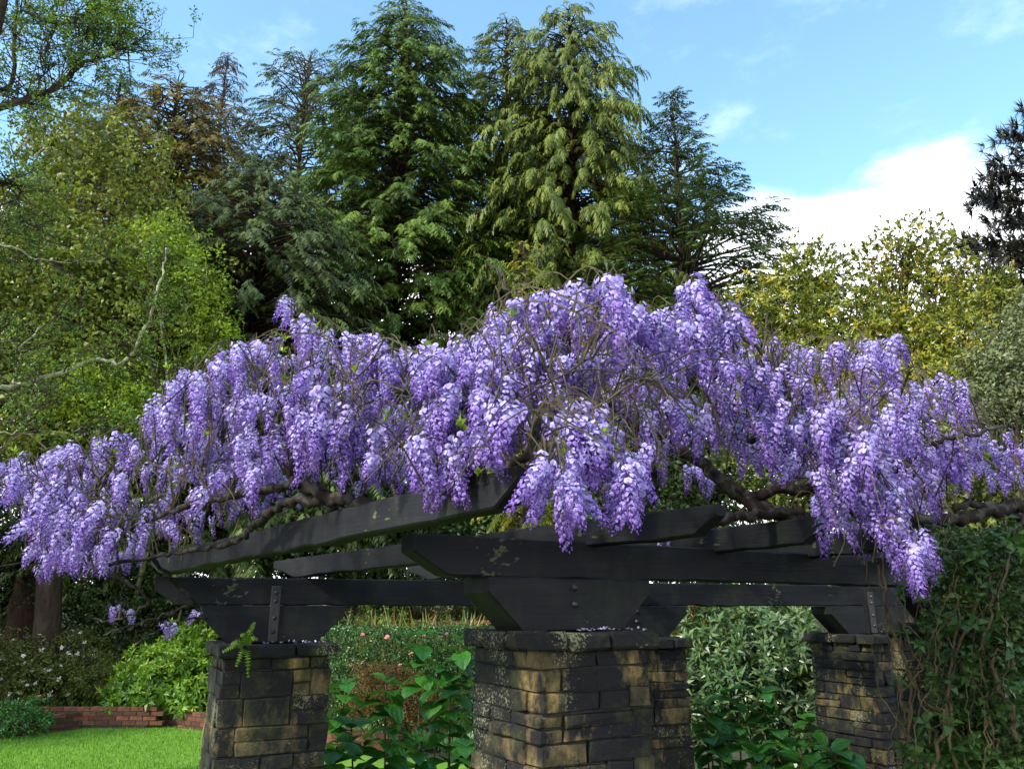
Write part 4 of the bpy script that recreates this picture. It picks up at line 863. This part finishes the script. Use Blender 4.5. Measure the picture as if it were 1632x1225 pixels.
for k, (u, v) in enumerate([(600, 1178), (625, 1170), (650, 1172), (672, 1180), (695, 1178), (718, 1186), (742, 1188), (640, 1160), (690, 1160), (730, 1165), (575, 1170), (550, 1165)]):
    p = atz(u, v+12, .05); strap_clump('pale green strap leaved clump behind the brick edging', p, 120, .36, 'strap', 'strap leaved clumps along the edging', .09)
for k, u in enumerate([555, 590, 620, 645, 670, 700, 728, 752]):
    p = plan(u, 16.3+.3*(k % 2)); strap_clump('straw yellow grass tuft on the bank above the hedge', [*p, float(ground_z(*p))+.05], 130, 1.65, 'straw' if k % 3 else 'strap', 'grass tufts above the hedge', .03, 'grass_tuft', 'grass')
mb = MB(); n = 9000; uu = rng.uniform(480, 1480, n); rr = rng.uniform(15.2, 27, n); P = np.array([plan(a, b) for a, b in zip(uu, rr)]); P = np.concatenate([P, ground_z(P[:, 0], P[:, 1])[:, None]-.01], 1)
blade3 = merge([(np.array([[0, .05, 0], [0, -.05, 0], [.35+.1*k, .25*(k-1), 1]]), np.array([[0, 1, 2]]), np.array([-.2, -.2, .2])) for k in range(3)])
th = rng.uniform(0, 2*PI, n); scatter(mb, blade3, P, np.stack([np.cos(th), np.sin(th), 0*th], -1), (0, 0, 1), rng.uniform(.1, .3, n), rng.normal(.6, .2, n))
tag(mb.build('bank_grass', M['olive']), 'rough grass on the bank beyond the hedge', 'grass', kind='stuff')
# small bare pale shrub over the hedge
root = empty('bare_shrub', gbase(572, 19)); tag(root, 'bare pale stemmed shrub above the clipped hedge', 'shrub'); mb = MB(); b0 = np.array(root.location)
for k in range(26):
    e = b0+np.array([random.gauss(0, .6), random.gauss(0, .4), random.uniform(.7, 1.6)]); q = limb(mb, b0+np.array([random.gauss(0, .06), 0, -.05]), e, .022, .006, .08, 5)
    for m in range(4): a = q[random.randint(3, len(q)-1)]; limb(mb, a, a+rng.normal(0, .3, 3), .007, .003, .1, 4, 2)
mb.build('stems', M['vine_tan'], root, True)
# low shrubs on the bank beyond the hedge and on the right
GBK = 'low shrubs on the far bank'
for lab, u, rho, h, r, mt in (('low green shrub on the bank beside the bare pale shrub', 612, 17.0, 1.5, .75, 'bush'), ('low olive shrub at the foot of the distant brick wall', 712, 16.6, 1.25, .6, 'azalea'), ('round olive shrub between hedge and tall cypress', 548, 17.2, 1.65, .7, 'azalea'), ('red flowered low shrub beside the far strip of lawn', 1092, 15.2, 1.75, .55, 'rust'), ('yellow green shrub beside the red flowered one', 1160, 15.6, 1.8, .7, 'bush'), ('round green shrub on the bank behind the vine stems', 1420, 17.5, 1.7, .8, 'bush')):
    g = gbase(u, rho); broadleaf('bank_shrub', lab, 'shrub', g, [(g+np.array([0, 0, h*.55]), (r, r, h*.6)), (g+np.array([r*.7, .1, h*.4]), (r*.6, r*.6, h*.45))], 420, CLU, .13, mt, .03, .5, stems=3)
ul = MB(); c = plan(1090, 21); xs = np.linspace(-2.2, 7, 14); ys = np.linspace(-1.6, 2.6, 8); X, Y = np.meshgrid(xs+c[0], ys+c[1], indexing='ij'); Z = ground_z(X, Y)+.03; V = np.stack([X, Y, Z], -1).reshape(-1, 3); F = []
for i in range(13):
    for j in range(7): a = i*8+j; F += [[a, a+8, a+9], [a, a+9, a+1]]
ul.add(V, F); tag(ul.build('upper_lawn', M['turf'], None, True), kind='structure')

# glossy rhododendron between the piers
broadleaf('rhododendron_shrub', 'glossy rhododendron with pointed pale edged leaves between two piers', 'shrub', gbase(1200, 10.2), [lobe(1150, 1040, 10.3, .55, .5), lobe(1230, 1035, 10.4, .6, .5), lobe(1190, 1100, 10.0, .6, .5), lobe(1285, 1070, 10.3, .5, .55), lobe(1110, 1110, 10.0, .45, .5), lobe(1260, 1150, 10.0, .5, .4)], 2300, [t_rosette(7, .8, .24, .9, .1, s+40) for s in range(5)], .20, 'rhodo', .05, .45, stems=5, tsd=.24)

# big-leaved plants : each leaf an object
def bigleaf_mesh(seed):
    r = random.Random(seed); V = [[0, 0, 0]]; ws = [.30, .44, .40, .25, 0]; xs_ = [.15, .4, .65, .87, 1.02]
    V = [[0, 0, 0]]; T = [.3]; F = []
    for x, w_ in zip(xs_, ws):
        zc = .08*math.sin(x*3)-.28*x*x+r.uniform(-.015, .015)
        if w_: V += [[x, w_, zc+.07+r.uniform(-.03, .03)], [x, 0, zc], [x, -w_, zc+.07+r.uniform(-.03, .03)]]; T += [.55, .4, .55]
        else: V += [[x, 0, zc]]; T += [.6]
    F = [[0, 2, 1], [0, 3, 2]]
    for k in range(3): a = 1+3*k; F += [[a, a+1, a+4], [a, a+4, a+3], [a+1, a+2, a+5], [a+1, a+5, a+4]]
    F += [[10, 11, 13], [11, 12, 13]]
    mb = MB(); mb.add(V, F, np.array(T)+r.uniform(-.2, .2)); return mb.mesh('leaf', M['broadleaf'], smooth=True)
m_, n_, b_ = M['broadleaf'], M['broadleaf'].node_tree, M['broadleaf'].node_tree.nodes['Principled BSDF']
nz_ = noise(n_, 5, 6, .7, sc=(1, 2.2, 1)); wv = n_.nodes.new('ShaderNodeTexWave'); wv.inputs['Scale'].default_value = 2.6; wv.inputs['Distortion'].default_value = 2.5; wv.bands_direction = 'DIAGONAL'
tcx = n_.nodes.new('ShaderNodeTexCoord'); n_.links.new(tcx.outputs['Object'], wv.inputs['Vector'])
rz_ = ramp(n_, [(.25, (.45, .5, .4)), (.75, (1.35, 1.25, 1.1))]); n_.links.new(nz_.outputs[0], rz_.inputs[0])
src = b_.inputs['Base Color'].links[0].from_socket; n_.links.new(mixc(n_, 1.0, src, rz_.outputs[0], 'MULTIPLY'), b_.inputs['Base Color']); bump(n_, b_, wv.outputs[0], .15, .03)
BL = [bigleaf_mesh(s) for s in range(5)]
rp = random.Random(21)
def bigleaf_plant(label, tip, ground, size, group, nodes=4, L=.5):
    tip = np.asarray(tip, float); b = np.array([tip[0]+rp.uniform(-.1, .1), tip[1]+rp.uniform(-.05, .1), ground]); root = empty('hydrangea', b); tag(root, label, 'plant', group)
    mb = MB(); Q = smooth_path([b-np.array([0, 0, .05]), (b+tip)/2+np.array([rp.gauss(0, .04), rp.gauss(0, .04), 0]), tip], 5); tube(mb, Q, np.linspace(.012, .006, len(Q)), 6); mb.build('stem', M['vine_tan'], root, True)
    H = tip[2]-b[2]
    for k in range(nodes):
        z = tip[2]-L*k/nodes*1.0; p = np.array([np.interp(z, Q[:, 2], Q[:, 0]), np.interp(z, Q[:, 2], Q[:, 1]), z]); n_ = 4 if k == 0 else 3
        for j in range(n_):
            o = link('leaf', rp.choice(BL), root, p-b); a = j*2*PI/n_+k*.8+rp.uniform(-.3, .3); o.rotation_euler = (rp.uniform(-.25, .25), rp.uniform(-.35, .45) if k else rp.uniform(-.7, .2), a); s = size*rp.uniform(.75, 1.15)*(.8 if k == 0 else 1); o.scale = (s, s, s)
GH = 'leafy hydrangeas between the stone piers'
for u, v, rho in [(552, 1090, 7.6), (615, 1085, 7.6), (700, 1065, 7.8), (735, 1022, 7.9), (718, 1112, 7.0), (672, 1012, 8.4), (760, 1140, 6.9), (560, 1160, 6.9), (620, 1165, 6.8), (665, 1180, 7.4), (535, 1195, 6.6), (745, 1190, 6.6)]:
    lab = 'tall hydrangea stem reaching up against the clipped hedge' if v < 1070 else ('upright hydrangea stem close to the ferny pier' if u < 570 else ('hydrangea stem in front of the rusty shoots of the low shrub' if u < 670 else 'leafy hydrangea stem close beside the ochre stained pier'))
    bigleaf_plant(lab, at(u, v, rho), 0, .215, GH, 6, .6)
GH2 = 'leafy hydrangeas before the glossy rhododendron'
for u, v, rho in [(1125, 1125, 8.2), (1165, 1100, 8.4), (1215, 1105, 8.4), (1180, 1160, 7.8), (1130, 1175, 7.6), (1240, 1165, 7.8), (1275, 1190, 7.4), (1205, 1200, 7.3), (1150, 1210, 7.2), (1290, 1150, 8.4)]:
    lab = 'tall hydrangea stem among the glossy rhododendron leaves' if v < 1130 else ('broad leaved hydrangea stem next to the pier behind the ochre stained one' if u < 1190 else 'broad leaved hydrangea stem towards the black and tan pier')
    bigleaf_plant(lab, at(u, v, rho), 0, .21, GH2, 6, .55)
for u, v, rho, lab in [(1330, 1200, 7.0, 'low bright leafy hydrangea at the foot of the black and tan pier'), (1515, 1150, 5.3, 'fresh green leafy plant before the tangled vine')]:
    bigleaf_plant(lab, at(u, v, rho), 0, .23, None, 5, .22)

# fern growing from the joint under the pier cap
fz = RZ-.268; nR = np.array([RD[1], -RD[0]]); fp = pl+nR*.40-RD*.20
root = empty('fern', (fp[0], fp[1], fz-.02)); tag(root, 'small green fern sprouting on the pier cap', 'fern'); b = np.array(root.location)
for k, (dx, dz, L) in enumerate([(.06, .26, 1), (-.05, .14, .8), (.1, .1, .8), (-.22, -.02, 1), (.05, -.28, 1), (-.08, -.16, .8), (.02, .18, .7), (-.14, .06, .7)]):
    dx *= .62; dz *= .62; e = b+np.array([RD[0]*dx, RD[1]*dx, dz])+np.array([*(nR*random.uniform(.05, .13)), 0]); m = (b+e)/2+np.array([*(nR*.06), .03]); Q = smooth_path([b, m, e], 5); mb = MB(); tube(mb, Q, .0025, 4); t = nrm(np.gradient(Q, axis=0))
    for i in range(1, len(Q)):
        sd = nrm(np.cross(t[i], [*nR, .3])); wl = .035*(1-.7*i/len(Q))
        for s_ in (-1, 1): mb.add([Q[i], Q[i]+sd*s_*wl+t[i]*.012, Q[i]+t[i]*.018], [[0, 1, 2]], random.uniform(.3, .8))
    mb.build('frond', M['bush'], root)

# tangled climber on the right pier
root = empty('climbing_vine', (pv[0]+.1, pv[1]-.5, 0)); tag(root, 'tangle of tan woody vine stems and dark leaves over the pier', 'climbing vine'); b0 = np.array(root.location)
ST = [([(1440, 1240, 5.3), (1452, 1130, 5.3), (1445, 1060, 5.3), (1420, 1000, 5.3), (1408, 950, 5.3), (1400, 900, 5.4)], .016), ([(1500, 1240, 5.2), (1480, 1140, 5.2), (1455, 1090, 5.2), (1440, 1040, 5.25), (1415, 970, 5.3), (1405, 880, 5.4)], .014),
 ([(1560, 1250, 5.1), (1520, 1160, 5.1), (1470, 1110, 5.2), (1440, 1050, 5.2), (1428, 960, 5.3)], .013), ([(1480, 1240, 5.0), (1505, 1150, 5.0), (1520, 1060, 5.1), (1545, 990, 5.1), (1590, 900, 5.2), (1600, 830, 5.4)], .018),
 ([(1530, 1250, 5.0), (1510, 1130, 5.0), (1515, 1040, 5.1), (1530, 980, 5.1), (1520, 920, 5.2), (1535, 860, 5.3)], .014), ([(1620, 1180, 5.0), (1610, 1130, 5.0), (1590, 1090, 5.0), (1580, 1045, 5.0), (1600, 1035, 5.0)], .020),
 ([(1440, 1080, 5.2), (1460, 1040, 5.1), (1490, 1010, 5.1), (1520, 970, 5.1), (1560, 960, 5.1)], .009), ([(1430, 990, 5.2), (1460, 1010, 5.15), (1480, 1040, 5.1), (1450, 1070, 5.1), (1420, 1050, 5.2)], .008), ([(1570, 1240, 5.0), (1572, 1180, 5.0), (1568, 1120, 5.0), (1570, 1080, 5.0)], .008),
 ([(1480, 1240, 5.1), (1470, 1190, 5.1), (1445, 1170, 5.1), (1450, 1130, 5.1), (1462, 1090, 5.15)], .009), ([(1500, 870, 5.2), (1530, 900, 5.15), (1480, 940, 5.15), (1460, 990, 5.2), (1500, 1020, 5.1)], .007), ([(1560, 870, 5.1), (1580, 930, 5.1), (1575, 990, 5.0), (1560, 1040, 5.0), (1575, 1100, 5.0)], .012), ([(1610, 880, 5.1), (1590, 960, 5.0), (1610, 1020, 5.0), (1600, 1090, 5.0), (1625, 1150, 4.9)], .010)]
for k in range(16):
    u = random.uniform(1410, 1620); pts = [(u, random.uniform(1150, 1240), random.uniform(4.9, 5.3))]
    for m in range(5): pts.append((pts[-1][0]+random.gauss(0, 22), pts[-1][1]-random.uniform(40, 75), pts[-1][2]+random.gauss(0, .06)))
    ST.append((pts, random.uniform(.004, .009)))
allp = []
for P, r in ST:
    Q = gnarl([at(*p) for p in P], .008, 5); mb = MB(); tube(mb, Q, r*.6*np.linspace(1.1, .6, len(Q))*(1+rng.normal(0, .12, len(Q))), 6); mb.build('stem', M['vine_tan'], root, True); allp.append(Q)
vl = []
for s in range(3):
    mb = MB(); scatter(mb, t_rosette(3+s, 1, .48, .6, 0, s+70), [[0, 0, 0]], [[1, 0, 0]], (0, 0, 1), 1, [.5+.1*(s-1)]); vl.append(mb.mesh('leaf_spray', M['vine_leaf']))
allp = np.concatenate(allp); N = 0
while N < 260:
    u, v = random.uniform(1430, 1650), random.uniform(850, 1240)
    if random.random() > (u-1400)/170: continue
    p = at(u, v, random.uniform(4.8, 5.5)); o = link('leaf_spray', random.choice(vl), root, p-b0); o.rotation_euler = (random.uniform(-.9, .9), random.uniform(-.9, .9), random.uniform(0, 6.3)); s = random.uniform(.05, .10); o.scale = (s, s, s); N += 1
mb = MB(); n = 1500; P = np.array([at(random.uniform(1480, 1680), random.uniform(840, 1240), random.uniform(5.1, 6.0)) for _ in range(n)])
for q in range(5): scatter(mb, CLU[q], P[q::5], rng.normal(0, 1, (len(P[q::5]), 3)), (0, 0, 1), rng.uniform(.07, .15, len(P[q::5])))
tag(mb.build('inner_foliage', M['dark_shrub'], root), kind='stuff')
